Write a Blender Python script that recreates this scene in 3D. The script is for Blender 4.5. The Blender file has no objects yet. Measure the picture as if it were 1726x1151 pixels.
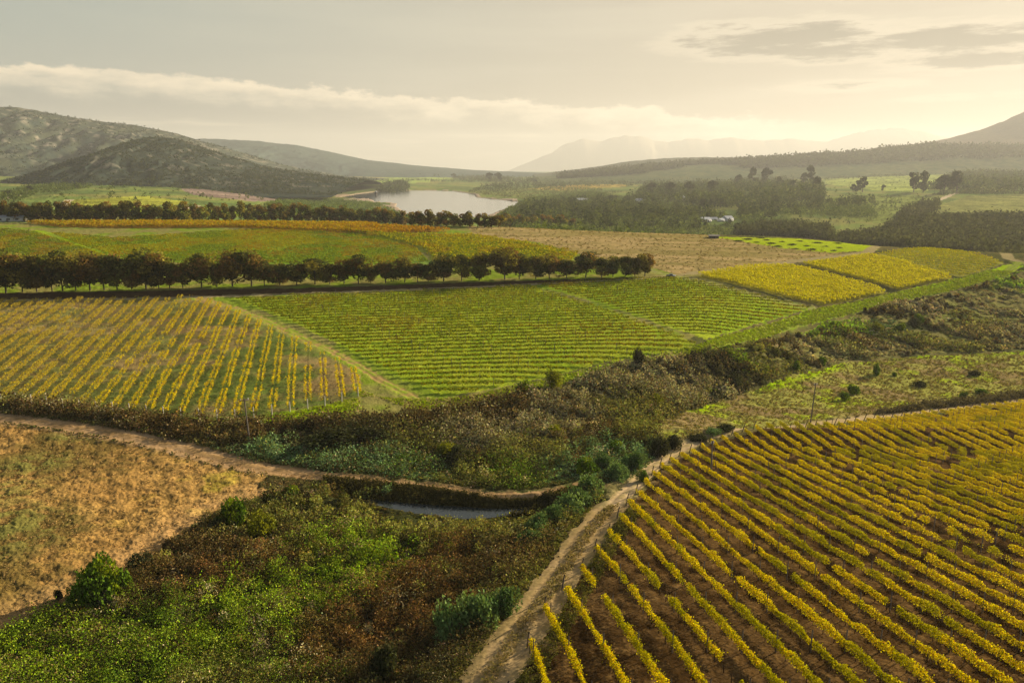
import bpy, math
import numpy as np
from math import radians, sin, cos, tan, pi

C = bpy.context.scene.collection
sc = bpy.context.scene
# ------------------------------------------------------------------ camera
CAM_H = 44.0; PITCH = radians(12.3); FPX = 1329.0; CU, CV = 863.0, 575.5
cam = bpy.data.cameras.new('camera'); camo = bpy.data.objects.new('camera', cam); C.objects.link(camo)
camo.location = (0, 0, CAM_H); camo.rotation_euler = (radians(90) - PITCH, 0, 0)
cam.sensor_width = 36; cam.lens = 36 * FPX / 1726; cam.clip_start = 0.5; cam.clip_end = 60000
sc.camera = camo
# ------------------------------------------------------------------ light
SUN_AZ, SUN_EL = radians(52), radians(18.5)
sl = bpy.data.lights.new('sun', 'SUN'); so = bpy.data.objects.new('sun', sl); C.objects.link(so)
sl.energy = 5.0; sl.angle = radians(0.6); sl.color = (1.0, 0.87, 0.66)
so.rotation_euler = (radians(90) - SUN_EL, 0, pi - SUN_AZ)
so.location = (100, 60, 200)
sc.view_settings.view_transform = 'Standard'; sc.view_settings.look = 'None'
sc.view_settings.exposure = 1.25; sc.view_settings.gamma = 1.0
sc.cycles.max_bounces = 6; sc.cycles.transparent_max_bounces = 4; sc.cycles.volume_bounces = 1
sc.cycles.use_denoising = True

def px_dir(u, v):
    dx = (u - CU) / FPX; dv = -(v - CV) / FPX
    return np.array([dx, cos(PITCH) + dv * sin(PITCH), -sin(PITCH) + dv * cos(PITCH)])
def px_azel(u, v):
    d = px_dir(u, v); d = d / np.linalg.norm(d)
    return math.atan2(d[0], d[1]), math.asin(d[2])

def build_world():
    w = bpy.data.worlds.new('World'); sc.world = w; w.use_nodes = True
    nt = w.node_tree; nt.nodes.clear(); N = nt.nodes; L = nt.links
    out = N.new('ShaderNodeOutputWorld'); bg = N.new('ShaderNodeBackground')
    L.new(bg.outputs[0], out.inputs[0])
    sky = N.new('ShaderNodeTexSky'); sky.sky_type = 'NISHITA'; sky.sun_disc = False
    sky.sun_elevation = SUN_EL; sky.sun_rotation = SUN_AZ
    sky.air_density = 1.0; sky.dust_density = 2.0; sky.ozone_density = 1.0; sky.altitude = 100
    def val(x, y=None, op='ADD', z=None, clamp=False):
        n = N.new('ShaderNodeMath'); n.operation = op; n.use_clamp = clamp
        for i, s in enumerate((x, y, z)):
            if s is None: continue
            if isinstance(s, (int, float)): n.inputs[i].default_value = s
            else: L.new(s, n.inputs[i])
        return n.outputs[0]
    def smooth(x, a, b):
        n = N.new('ShaderNodeMapRange'); n.interpolation_type = 'SMOOTHSTEP'; L.new(x, n.inputs[0])
        n.inputs[1].default_value = a; n.inputs[2].default_value = b; return n.outputs[0]
    def mix(f, a, b):
        n = N.new('ShaderNodeMix'); n.data_type = 'RGBA'
        if isinstance(f, (int, float)): n.inputs[0].default_value = f
        else: L.new(f, n.inputs[0])
        for s, i in ((a, 6), (b, 7)):
            if isinstance(s, tuple): n.inputs[i].default_value = (*s, 1)
            else: L.new(s, n.inputs[i])
        return n.outputs[2]
    tc = N.new('ShaderNodeTexCoord'); sep = N.new('ShaderNodeSeparateXYZ'); L.new(tc.outputs['Generated'], sep.inputs[0])
    x, y, z = sep.outputs
    az = val(val(x, y, 'ARCTAN2'), 57.29578, 'MULTIPLY')
    el = val(val(z, op='ARCSINE'), 57.29578, 'MULTIPLY')
    def noise(scx, scy, detail, rough, off=0.0, scale=1.0):
        cb = N.new('ShaderNodeCombineXYZ')
        L.new(val(az, scx, 'MULTIPLY'), cb.inputs[0]); L.new(val(el, scy, 'MULTIPLY'), cb.inputs[1]); cb.inputs[2].default_value = off
        n = N.new('ShaderNodeTexNoise'); n.inputs['Scale'].default_value = scale
        n.inputs['Detail'].default_value = detail; n.inputs['Roughness'].default_value = rough
        L.new(cb.outputs[0], n.inputs['Vector']); return n.outputs[0]
    def curve(pts, lo, hi):       # piecewise linear of az -> value
        n = N.new('ShaderNodeFloatCurve'); m = n.mapping; c = m.curves[0]
        a0, a1 = -40.0, 40.0
        P = [((a - a0) / (a1 - a0), (v - lo) / (hi - lo)) for a, v in pts]
        c.points[0].location = P[0]; c.points[1].location = P[-1]
        for p in P[1:-1]: c.points.new(*p)
        m.update(); L.new(val(val(az, a0, 'SUBTRACT'), 1 / (a1 - a0), 'MULTIPLY', clamp=True), n.inputs[1])
        return val(val(n.outputs[0], hi - lo, 'MULTIPLY'), lo, 'ADD')
    S = 0.05
    sk = N.new('ShaderNodeMix'); sk.data_type = 'RGBA'; sk.blend_type = 'MULTIPLY'; sk.inputs[0].default_value = 1
    L.new(sky.outputs[0], sk.inputs[6]); sk.inputs[7].default_value = (S, S, S, 1)
    # thin high veil of cirrostratus, cream towards the sun and grey green away from it
    gaz = smooth(az, -38, 22)
    veil = mix(gaz, VEIL_L, VEIL_R)
    low = smooth(el, 11, 0)
    veil = mix(val(low, 0.75, 'MULTIPLY'), veil, mix(gaz, VEIL_HL, VEIL_HR))
    up = smooth(el, 11, 28)
    side = val(smooth(az, -85, -40), smooth(az, 120, 75), 'MULTIPLY')
    col = mix(val(val(val(1.0, up, 'SUBTRACT'), side, 'MULTIPLY'), 0.96, 'MULTIPLY'), sk.outputs[2], veil)
    # soft streaks in the veil
    st = smooth(noise(0.05, 0.5, 4, .55, 3.1), 0.4, 0.7)
    col = mix(val(st, 0.25, 'MULTIPLY'), col, mix(gaz, STREAK_L, STREAK_R))
    # long band of cumulus tops
    pts = []
    for (u, v) in ((-150, 118), (0, 113), (250, 124), (430, 131), (600, 146), (700, 158), (800, 165), (1000, 186), (1200, 196), (1420, 207), (1600, 222), (1800, 240)):
        a, e = px_azel(u, v); pts.append((math.degrees(a), math.degrees(e)))
    top = curve([(-40, pts[0][1])] + pts[1:] + [(40, pts[-1][1])], 0, 10)
    bump = val(val(noise(.42, .9, 8, .62, 1.7), .5, 'SUBTRACT'), 2.6, 'MULTIPLY')
    big = val(val(noise(.07, .1, 2, .5, 8.7), .5, 'SUBTRACT'), 1.6, 'MULTIPLY')
    d = val(val(val(top, big), bump), el, 'SUBTRACT')        # degrees below the cloud top
    edge = smooth(d, -.10, .28)
    body = smooth(val(d, val(noise(.25, 1.6, 6, .6, 6.1), 2.2, 'MULTIPLY')), 3.1, .7)
    ends = val(smooth(az, 24, 14), 1.0, 'MULTIPLY')
    m1 = val(val(val(val(edge, body, 'MULTIPLY'), ends, 'MULTIPLY'), side, 'MULTIPLY'), .95, 'MULTIPLY')
    col = mix(m1, col, mix(gaz, CLOUD_L, CLOUD_R))
    d2 = val(d, -1.6)
    under = val(val(smooth(d2, -.6, .6), smooth(d2, 2.6, .6), 'MULTIPLY'), ends, 'MULTIPLY')
    col = mix(val(under, .6, 'MULTIPLY'), col, mix(gaz, UNDER_L, UNDER_R))
    wisps = smooth(noise(.10, 1.6, 5, .6, 5.5), .52, .68)
    wz = val(val(smooth(d2, 0, 1), smooth(d2, 5, 1.5), 'MULTIPLY'), ends, 'MULTIPLY')
    col = mix(val(val(wisps, wz, 'MULTIPLY'), .35, 'MULTIPLY'), col, mix(gaz, CLOUD_L, CLOUD_R))
    # grey flat clouds near the sun
    tot = None
    for (u, v, ru, rv, wgt) in ((1320, 66, 210, 36, 1.2), (1410, 84, 130, 22, 1.1), (1480, 78, 120, 20, .9), (1610, 66, 190, 30, 1.3), (1640, 98, 170, 24, 1.3), (1420, 146, 110, 8, .45),
                                (1590, 166, 60, 6, .5), (1720, 160, 40, 6, .4), (1560, 116, 70, 7, .5), (1800, 80, 120, 30, .9)):
        a, e = px_azel(u, v); a2, e2 = px_azel(u + ru, v); a3, e3 = px_azel(u, v - rv)
        ra = math.degrees(a2 - a); re_ = math.degrees(e3 - e)
        q = val(val(val(val(az, math.degrees(a), 'SUBTRACT'), 1 / ra, 'MULTIPLY'), 2, 'POWER'), val(val(val(el, math.degrees(e), 'SUBTRACT'), 1 / re_, 'MULTIPLY'), 2, 'POWER'))
        g = val(val(1.0, q, 'SUBTRACT'), wgt, 'MULTIPLY')
        tot = g if tot is None else val(tot, g, 'MAXIMUM')
    dn = val(val(noise(.20, 1.3, 8, .68, 9.3), .5, 'SUBTRACT'), 4.6, 'MULTIPLY')
    dark = smooth(val(tot, dn), .2, 1.1)
    halo = smooth(val(tot, dn), -.8, .3)
    col = mix(val(halo, .3, 'MULTIPLY'), col, CLOUD_R)
    col = mix(val(dark, .85, 'MULTIPLY'), col, DARKC)
    L.new(col, bg.inputs[0]); bg.inputs[1].default_value = 1.0

VEIL_L, VEIL_R = (.155, .178, .158), (.25, .215, .158)
VEIL_HL, VEIL_HR = (.165, .150, .118), (.165, .135, .094)
STREAK_L, STREAK_R = (.195, .20, .165), (.36, .32, .24)
CLOUD_L, CLOUD_R = (.44, .365, .255), (.43, .365, .26)
UNDER_L, UNDER_R = (.095, .105, .10), (.15, .13, .10)
DARKC = (.115, .105, .08)
build_world()

# ------------------------------------------------------------------ noise
def _hash(ix, iy, seed):
    h = (ix.astype(np.int64) * 374761393 + iy.astype(np.int64) * 668265263 + seed * 2147483647) & 0xFFFFFFFF
    h = ((h ^ (h >> 13)) * 1274126177) & 0xFFFFFFFF
    h = h ^ (h >> 16)
    return (h & 0xFFFFFF).astype(np.float32) / 16777215.0
def vnoise(x, y, seed=0):
    x0 = np.floor(x); y0 = np.floor(y); fx = (x - x0); fy = (y - y0)
    fx = fx * fx * (3 - 2 * fx); fy = fy * fy * (3 - 2 * fy)
    ix = x0.astype(np.int64); iy = y0.astype(np.int64)
    a = _hash(ix, iy, seed); b = _hash(ix + 1, iy, seed); c = _hash(ix, iy + 1, seed); d = _hash(ix + 1, iy + 1, seed)
    return (a * (1 - fx) + b * fx) * (1 - fy) + (c * (1 - fx) + d * fx) * fy
def fbm(x, y, octv=4, seed=0, gain=.5):
    s = 0; a = 1; t = 0
    for i in range(octv):
        s = s + a * vnoise(x, y, seed + i * 17); t += a; a *= gain
        x, y = x * 1.62 + y * 1.18 + 5.3, -x * 1.18 + y * 1.62 + 1.7
    return s / t            # 0..1, mean .5
def sstep(x, a, b):
    t = np.clip((x - a) / (b - a), 0, 1); return t * t * (3 - 2 * t)
def mixc(a, b, f): return a * (1 - f[..., None]) + b * f[..., None]
RNG = np.random.default_rng(7)

# ------------------------------------------------------------------ terrain height
def z1(Y): return 16.6 - .137 * Y
def z2(Y): return -3.9 + .051 * Y
Z1 = lambda ye: [(10, z1(10)), (30, z1(30)), (ye * .6, z1(ye * .6)), (ye, z1(ye))]
COLS = {
 -2400: [(10, 6), (30, 5), (65, 3.5), (100, 2.5), (150, 3.7), (241, 8.4), (405, 16.7), (500, 14.5), (700, 14), (1000, 17), (1400, 20), (2500, 40), (9000, 40)],
 -100: [(10, 6), (30, 5), (65, 3.5), (100, 2.5), (130, 2.6), (145, z2(145)), (241, z2(241)), (405, 16.7), (500, 14.5), (700, 14), (1000, 17), (1400, 20), (2500, 40), (9000, 40)],
 300: [(10, 7), (30, 6), (65, 3.3), (95, 2.0), (115, 1.6), (128, 2.4), (140, z2(140)), (241, z2(241)), (405, 16.7), (500, 13), (700, 12), (1000, 15), (1400, 18), (2500, 30), (9000, 30)],
 600: [(10, 10), (30, 8), (58, 4), (80, 2), (95, 1.0), (120, .8), (134, 2.9), (241, z2(241)), (405, 16.7), (500, 9), (800, 0), (1000, -9), (1200, -13), (1700, -13), (2200, -3), (3000, 6), (5000, 15), (9000, 20)],
 863: [(10, 15), (30, 12.3), (50, 8.8), (75, 3.4), (95, 1), (115, 0), (136, .5), (147, 3.6), (241, z2(241)), (400, 16.5), (500, 4), (800, -8), (1000, -9), (2134, -9), (3000, 0), (5000, 8), (9000, 8)],
 1050: [(10, z1(10)), (30, z1(30)), (50, z1(50)), (89, 4.4), (105, 1.7), (125, -.5), (150, -.3), (165, 4.5), (241, z2(241)), (375, 15.2), (400, 13), (480, -3), (700, -13), (1000, -12), (1500, -8), (2200, 0), (3500, 10), (9000, 12)],
 1200: Z1(127) + [(140, -2.2), (160, -3), (172, 1.5), (180, 5.3), (241, z2(241)), (350, 13.9), (385, 13.4), (402, 10), (470, -6), (650, -14), (1000, -11), (1500, -5), (2200, 3), (3500, 20), (9000, 30)],
 1380: Z1(141) + [(165, -4.5), (200, -3.5), (221, 1), (235, 3), (300, 9.2), (340, 12.0), (375, 13.0), (392, 11.5), (450, -8), (600, -14), (900, -8), (1300, 2), (2000, 8), (3000, 25), (9000, 40)],
 1500: Z1(150) + [(175, -5.5), (215, -4.5), (252, 2.8), (330, 12), (350, 11), (420, -8), (600, -14), (900, -6), (1300, 3), (2000, 12), (3000, 35), (9000, 60)],
 1726: Z1(168) + [(190, -7), (235, -6), (288, 3), (308, 7), (324, 9.8), (340, 8.5), (410, -10), (600, -14), (900, -3), (1300, 8), (2000, 24), (3000, 50), (9000, 80)],
 4200: Z1(168) + [(190, -7), (235, -6), (288, 3), (308, 7), (324, 9.8), (340, 8.5), (410, -10), (600, -14), (900, -3), (1300, 8), (2000, 24), (3000, 50), (9000, 80)],
}
LY = np.linspace(math.log(10), math.log(9000), 320)
us = sorted(COLS); tcol = np.array([(u - CU) / FPX * 1.03 for u in us])
tab = np.array([np.interp(np.exp(LY), [p[0] for p in COLS[u]], [p[1] for p in COLS[u]]) for u in us])
TT = np.linspace(-2.6, 2.6, 300)
tab = np.array([np.interp(TT, tcol, tab[:, j]) for j in range(len(LY))])        # (LY, TT)
def gsm(a, s, axis):
    r = int(3 * s); k = np.exp(-.5 * (np.arange(-r, r + 1) / s) ** 2); k /= k.sum()
    p = [(0, 0), (0, 0)]; p[axis] = (r, r); b = np.pad(a, p, mode='edge'); o = np.zeros_like(a)
    for i, w in enumerate(k):
        sl_ = [slice(None)] * 2; sl_[axis] = slice(i, i + a.shape[axis]); o += w * b[tuple(sl_)]
    return o
tab = gsm(gsm(tab, 1.3, 0), 3.0, 1)
def tz_base(X, Y):
    Y = np.maximum(Y, 10.0)
    a = np.clip((np.log(Y) - LY[0]) / (LY[1] - LY[0]), 0, len(LY) - 1.001)
    b = np.clip((X / Y - TT[0]) / (TT[1] - TT[0]), 0, len(TT) - 1.001)
    i = a.astype(int); j = b.astype(int); fa = a - i; fb = b - j
    z = (tab[i, j] * (1 - fa) + tab[i + 1, j] * fa) * (1 - fb) + (tab[i, j + 1] * (1 - fa) + tab[i + 1, j + 1] * fa) * fb
    far = sstep(Y, 420, 1500)
    return z + far * (fbm(X / 260., Y / 260., 4, 5) - .5) * 9
def hit(u, v, ymin=20.0, fn=None):
    fn = fn or tz_base
    d = px_dir(u, v); Y = np.exp(np.linspace(math.log(ymin), math.log(9000), 900)); s = Y / d[1]
    X = d[0] * s; Z = CAM_H + d[2] * s; g = Z - fn(X, Y)
    neg = np.nonzero(g < 0)[0]
    if len(neg) == 0: k = len(Y) - 1; return X[k], Y[k]
    k = neg[0]
    if k == 0: return X[0], Y[0]
    f = g[k - 1] / (g[k - 1] - g[k]); return X[k - 1] + f * (X[k] - X[k - 1]), Y[k - 1] + f * (Y[k] - Y[k - 1])
def hits(pts, ymin=20.0, dens=None):
    out = []
    if dens:
        q = []
        for a, b in zip(pts, pts[1:] + pts[:1]):
            n = max(1, int(max(abs(a[0] - b[0]), abs(a[1] - b[1])) / dens))
            for i in range(n): q.append((a[0] + (b[0] - a[0]) * i / n, a[1] + (b[1] - a[1]) * i / n))
        pts = q
    for u, v in pts: out.append(hit(u, v, ymin))
    return np.array(out)
def on_plane(pts, z):
    o = []
    for u, v in pts:
        d = px_dir(u, v); s = (z - CAM_H) / d[2]; o.append((d[0] * s, d[1] * s))
    return np.array(o)
def inpoly(X, Y, P):
    r = np.zeros(X.shape, bool)
    b = (X >= P[:, 0].min()) & (X <= P[:, 0].max()) & (Y >= P[:, 1].min()) & (Y <= P[:, 1].max())
    if not b.any(): return r
    x = X[b]; y = Y[b]; c = np.zeros(x.shape, bool)
    for (xa, ya), (xb, yb) in zip(P, np.roll(P, -1, 0)):
        if ya == yb: continue
        c ^= ((ya > y) != (yb > y)) & (x < (xb - xa) * (y - ya) / (yb - ya) + xa)
    r[b] = c; return r
def line_dist(X, Y, P, maxd=30):
    """distance to a polyline, signed side and the parameter along it"""
    D = np.full(X.shape, 1e9); Sg = np.zeros(X.shape); T = np.zeros(X.shape); acc = 0
    for (xa, ya), (xb, yb) in zip(P[:-1], P[1:]):
        m = (X > min(xa, xb) - maxd) & (X < max(xa, xb) + maxd) & (Y > min(ya, yb) - maxd) & (Y < max(ya, yb) + maxd)
        L = math.hypot(xb - xa, yb - ya)
        if m.any() and L > 0:
            x = X[m]; y = Y[m]; tx, ty = (xb - xa) / L, (yb - ya) / L
            s = np.clip((x - xa) * tx + (y - ya) * ty, 0, L); dx = x - xa - tx * s; dy = y - ya - ty * s
            d = np.hypot(dx, dy); cur = D[m]; k = d < cur
            cur[k] = d[k]; D[m] = cur
            sg = Sg[m]; sg[k] = np.sign(tx * dy - ty * dx)[k]; Sg[m] = sg
            tt = T[m]; tt[k] = (acc + s)[k]; T[m] = tt
        acc += L
    return D, Sg, T

# ------------------------------------------------------------------ layout of the valley (traced once, then kept as ground coordinates)
POND_Z, LAKE_Z = 0.35, -10.0
POND = on_plane([(540, 829), (590, 837), (621, 841), (650, 844), (704, 849), (739, 852), (808, 856), (850, 857), (894, 856), (888, 862), (843, 869), (808, 872), (774, 872), (704, 863), (650, 853), (600, 843)], POND_Z)
LAKE = on_plane([(572, 333), (600, 328), (640, 323), (700, 321), (760, 322), (800, 328), (802, 333), (840, 337), (882, 341), (872, 348), (850, 353), (835, 360), (820, 366), (760, 368), (690, 364), (668, 350), (668, 344), (640, 342), (620, 336)], LAKE_Z)
def road(pts, ymin=20): return hits(pts, ymin)
R1 = road([(730, 1300), (790, 1200), (838, 1120), (895, 1040), (948, 965), (990, 902), (1032, 852)])
R1b = road([(1032, 852), (1068, 818), (1098, 788), (1128, 765), (1180, 748), (1260, 730), (1360, 716), (1480, 701), (1600, 688), (1740, 670), (1900, 650), (2100, 625)])
R2 = road([(-400, 668), (-200, 684), (-60, 697), (60, 710), (180, 728), (300, 752), (430, 786), (530, 800), (600, 808), (704, 820), (808, 834), (845, 837), (913, 832), (950, 824), (982, 814), (1000, 818)])
R3 = road([(250, 498), (345, 505), (400, 520), (450, 541), (500, 564), (560, 592), (600, 614), (640, 640), (700, 672)])
R4 = road([(-300, 510), (-60, 507), (200, 504), (360, 500), (620, 491), (800, 484), (980, 475), (1080, 469), (1135, 465), (1240, 452), (1340, 440), (1463, 425), (1560, 418), (1640, 424), (1700, 436), (1740, 448)])
R5 = road([(1090, 452), (1110, 460), (1135, 465), (1180, 475), (1240, 490), (1310, 507), (1375, 521)])
R6 = road([(1720, 442), (1690, 462), (1620, 480), (1540, 500), (1460, 518), (1380, 535), (1290, 560), (1190, 592)])
FARR = [road(p, 430) for p in ([(-20, 345), (20, 332), (45, 325)], [(105, 350), (112, 340), (118, 337)], [(310, 352), (330, 348)], [(1560, 345), (1600, 330), (1625, 322), (1700, 322)])]
PL = {k: hits(v, 20, 60) for k, v in {
 'vine_near': [(858, 1180), (893, 1093), (917, 1037), (947, 999), (985, 965), (1003, 935), (1028, 905), (1050, 864), (1072, 838), (1090, 818), (1108, 795), (1140, 775), (1200, 753), (1260, 741), (1380, 722), (1500, 707), (1600, 696), (1726, 680), (2050, 640), (2350, 600), (2450, 1300), (820, 1300)],
 'vine_left': [(-300, 512), (0, 508), (200, 505), (330, 502), (365, 512), (420, 536), (480, 565), (530, 590), (580, 615), (606, 632), (610, 664), (560, 680), (470, 694), (400, 704), (300, 702), (200, 692), (100, 684), (0, 672), (-300, 640)],
 'vine_mid': [(392, 503), (600, 496), (760, 489), (890, 482), (1010, 520), (1100, 552), (1175, 582), (1090, 602), (980, 620), (880, 644), (800, 662), (745, 668), (680, 640), (600, 596), (500, 547), (430, 518)],
 'vine_mid2': [(905, 481), (1000, 474), (1120, 468), (1150, 470), (1250, 493), (1365, 521), (1270, 547), (1190, 573), (1120, 550), (1020, 514)],
 'vine_yel': [(1172, 466), (1262, 451), (1335, 449), (1420, 471), (1496, 494), (1450, 503), (1385, 515), (1290, 494)],
 'vine_yel2': [(1352, 446), (1470, 430), (1540, 448), (1608, 470), (1560, 479), (1515, 489), (1440, 468)],
 'vine_far_green': [(1478, 429), (1560, 420), (1640, 427), (1692, 444), (1655, 458), (1615, 468), (1545, 446)],
 'vine_upper': [(190, 402), (420, 388), (520, 390), (640, 400), (700, 418), (725, 445), (600, 446), (380, 446), (215, 440), (130, 412), (80, 392)],
 'vine_upper_left': [(-300, 384), (0, 386), (60, 392), (130, 415), (190, 436), (215, 452), (-300, 456)],
 'vine_ochre': [(40, 377), (300, 376), (480, 376), (640, 382), (760, 390), (640, 396), (400, 384), (200, 385), (100, 383)],
 'vine_upper_right': [(560, 388), (650, 396), (800, 399), (880, 410), (975, 429), (960, 444), (740, 446), (715, 420), (650, 402)],
 'stubble': [(735, 381), (900, 384), (1060, 388), (1200, 400), (1330, 418), (1440, 424), (1340, 438), (1240, 450), (1140, 462), (1100, 452), (990, 432), (900, 408), (800, 396)],
 'verge': [(690, 690), (600, 655), (608, 690), (540, 706), (440, 712), (470, 700), (610, 668), (690, 672), (745, 672), (800, 665), (880, 648), (980, 624), (1090, 605), (1185, 578), (1280, 550), (1375, 520), (1450, 507), (1530, 488), (1620, 468), (1700, 445), (1726, 448), (1700, 462), (1600, 490), (1480, 514), (1390, 540), (1330, 552), (1280, 572), (1190, 592), (1120, 604), (1060, 614), (980, 636), (900, 660), (840, 676), (770, 690)],
 'mounds': [(1195, 399), (1330, 402), (1500, 416), (1480, 422), (1400, 426), (1320, 419), (1260, 409)],
 'lane_a': [(60, 387), (110, 396), (160, 410), (218, 437), (190, 439), (140, 418), (90, 401), (50, 391)],
 'lane_b': [(470, 386), (560, 394), (640, 406), (710, 428), (735, 446), (705, 446), (670, 428), (600, 408), (520, 396)],
 'shade_strip': [(-300, 497), (0, 494), (500, 486), (1080, 467), (1095, 470), (900, 479), (600, 491), (350, 500), (0, 505), (-300, 508)],
 'ochre_strip': [(1050, 385), (1120, 388), (1230, 397), (1200, 400), (1100, 392)],
 'meadow': [(1105, 735), (1118, 708), (1170, 690), (1230, 672), (1300, 645), (1420, 612), (1560, 600), (1726, 593), (2100, 585), (2100, 640), (1726, 666), (1500, 695), (1380, 708), (1200, 738), (1140, 752)],
 'brown': [(-300, 675), (0, 712), (150, 734), (300, 760), (430, 793), (556, 806), (440, 834), (350, 868), (280, 920), (190, 975), (100, 1020), (0, 1062), (-300, 1180), (-500, 1200), (-500, 675)],
 'scrub_low': [(566, 812), (640, 822), (740, 838), (830, 846), (905, 846), (960, 836), (1000, 828), (1018, 850), (975, 895), (930, 955), (880, 1030), (820, 1110), (770, 1190), (700, 1320), (-500, 1320), (-500, 1210), (-300, 1190), (0, 1066), (100, 1024), (190, 979), (284, 922), (354, 872), (446, 838)],
 'scrub_valley': [(-300, 652), (0, 676), (120, 688), (220, 700), (400, 714), (480, 712), (640, 702), (770, 692), (900, 662), (980, 638), (1060, 616), (1190, 596), (1290, 576), (1390, 546), (1480, 518), (1600, 494), (1700, 466), (1726, 450), (2100, 440), (2100, 580), (1726, 588), (1560, 596), (1420, 608), (1300, 640), (1230, 668), (1170, 686), (1112, 708), (1100, 735), (1120, 760), (1085, 790), (1050, 812), (1010, 812), (985, 806), (930, 820), (850, 828), (740, 818), (640, 804), (530, 792), (430, 775), (300, 742), (180, 718), (60, 702), (-60, 690), (-300, 668)],
}.items()}
FAR = {k: hits(v, 430, 40) for k, v in {
 'far_yellow': [(120, 337), (240, 331), (330, 342), (300, 346), (200, 348), (120, 347)],
 'far_green_a': [(110, 348), (320, 349), (520, 356), (520, 366), (100, 362)],
 'heath': [(300, 318), (420, 318), (500, 332), (430, 340), (330, 330)],
 'far_lawn': [(590, 302), (690, 298), (780, 300), (700, 309), (600, 312)],
 'far_field_b': [(520, 292), (640, 288), (760, 292), (690, 298), (560, 304)],
 'green_r1': [(1100, 300), (1180, 296), (1250, 292), (1240, 300), (1120, 306)],
 'green_r2': [(1390, 300), (1470, 293), (1600, 289), (1590, 300), (1560, 325), (1480, 322), (1390, 310)],
 'green_r3': [(1240, 370), (1330, 340), (1430, 328), (1560, 330), (1600, 345), (1560, 365), (1480, 378), (1380, 360)],
 'vine_r4': [(1570, 352), (1630, 330), (1760, 328), (1760, 360), (1640, 364)],
 'field_r5': [(1370, 290), (1460, 280), (1620, 268), (1760, 268), (1760, 282), (1500, 290)],
 'ochre_r6': [(880, 318), (960, 312), (1040, 310), (1060, 314), (940, 322)],
}.items()}

POOLD = line_dist
def tz(X, Y):
    X = np.asarray(X, float); Y = np.asarray(Y, float)
    z = tz_base(X, Y)
    # road embankment beside the pond, and the pond and lake basins
    m = (Y > 60) & (Y < 130) & (np.abs(X) < 90)
    if m.any():
        d, _, _ = line_dist(X[m], Y[m], R2[6:], 20)
        zz = z[m] + .3 * (1 - sstep(d, 1.2, 2.6)) * sstep(X[m], -30, -15) * sstep(-X[m], -7, -1)
        dp, _, _ = line_dist(X[m], Y[m], np.vstack([POND, POND[:1]]), 12)
        ins = inpoly(X[m], Y[m], POND)
        sd = np.where(ins, -dp, dp)
        w = 1 - sstep(sd, -.5, 2.4 + 9 * sstep(-Y[m], -98.5, -93))
        zz = zz * (1 - w) + (POND_Z - .7) * w
        zz = np.where(sd > .6, np.maximum(zz, POND_Z + .1), zz)
        z = z.copy(); z[m] = zz
    m = (Y > 800) & (Y < 3000) & (np.abs(X) < 900)
    if m.any():
        dp, _, _ = line_dist(X[m], Y[m], np.vstack([LAKE, LAKE[:1]]), 300)
        ins = inpoly(X[m], Y[m], LAKE); sd = np.where(ins, -dp, dp)
        zz = z[m]; w = 1 - sstep(sd, 0, 160)
        zz = np.where(ins, LAKE_Z - 2.5, (zz * (1 - w) + (LAKE_Z + 1.2) * w))
        zz = np.where(~ins, np.maximum(zz, LAKE_Z + .5), zz)
        z = z.copy(); z[m] = zz
    return z

# ------------------------------------------------------------------ materials
def new_mat(name):
    m = bpy.data.materials.new(name); m.use_nodes = True; nt = m.node_tree; nt.nodes.clear()
    return m, nt, nt.nodes, nt.links
def ground_mat(name, rough=.95, bump=.25, bscale=3.0, var=.35):
    m, nt, N, L = new_mat(name)
    o = N.new('ShaderNodeOutputMaterial'); b = N.new('ShaderNodeBsdfPrincipled'); L.new(b.outputs[0], o.inputs[0])
    b.inputs['Roughness'].default_value = rough; b.inputs['Specular IOR Level'].default_value = 0.0
    a = N.new('ShaderNodeAttribute'); a.attribute_name = 'col'
    tc = N.new('ShaderNodeTexCoord')
    n1 = N.new('ShaderNodeTexNoise'); n1.inputs['Scale'].default_value = bscale; n1.inputs['Detail'].default_value = 5; n1.inputs['Roughness'].default_value = .65
    L.new(tc.outputs['Object'], n1.inputs['Vector'])
    mr = N.new('ShaderNodeMapRange'); L.new(n1.outputs[0], mr.inputs[0]); mr.inputs[1].default_value = .3; mr.inputs[2].default_value = .7
    mr.inputs[3].default_value = 1 - var; mr.inputs[4].default_value = 1 + var
    vm = N.new('ShaderNodeVectorMath'); vm.operation = 'SCALE'; L.new(a.outputs['Color'], vm.inputs[0]); L.new(mr.outputs[0], vm.inputs['Scale'])
    L.new(vm.outputs[0], b.inputs['Base Color'])
    bp = N.new('ShaderNodeBump'); bp.inputs['Distance'].default_value = bump; bp.inputs['Strength'].default_value = .8
    L.new(n1.outputs[0], bp.inputs['Height']); L.new(bp.outputs[0], b.inputs['Normal'])
    return m
def leaf_mat(name, trans=.4, tcol=(1.15, 1.1, .55)):
    m, nt, N, L = new_mat(name)
    o = N.new('ShaderNodeOutputMaterial'); d = N.new('ShaderNodeBsdfDiffuse'); t = N.new('ShaderNodeBsdfTranslucent'); mx = N.new('ShaderNodeMixShader')
    a = N.new('ShaderNodeAttribute'); a.attribute_name = 'col'
    L.new(a.outputs['Color'], d.inputs[0])
    v = N.new('ShaderNodeVectorMath'); v.operation = 'MULTIPLY'; L.new(a.outputs['Color'], v.inputs[0]); v.inputs[1].default_value = tcol
    L.new(v.outputs[0], t.inputs[0])
    mx.inputs[0].default_value = trans; L.new(d.outputs[0], mx.inputs[1]); L.new(t.outputs[0], mx.inputs[2]); L.new(mx.outputs[0], o.inputs[0])
    return m
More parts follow.
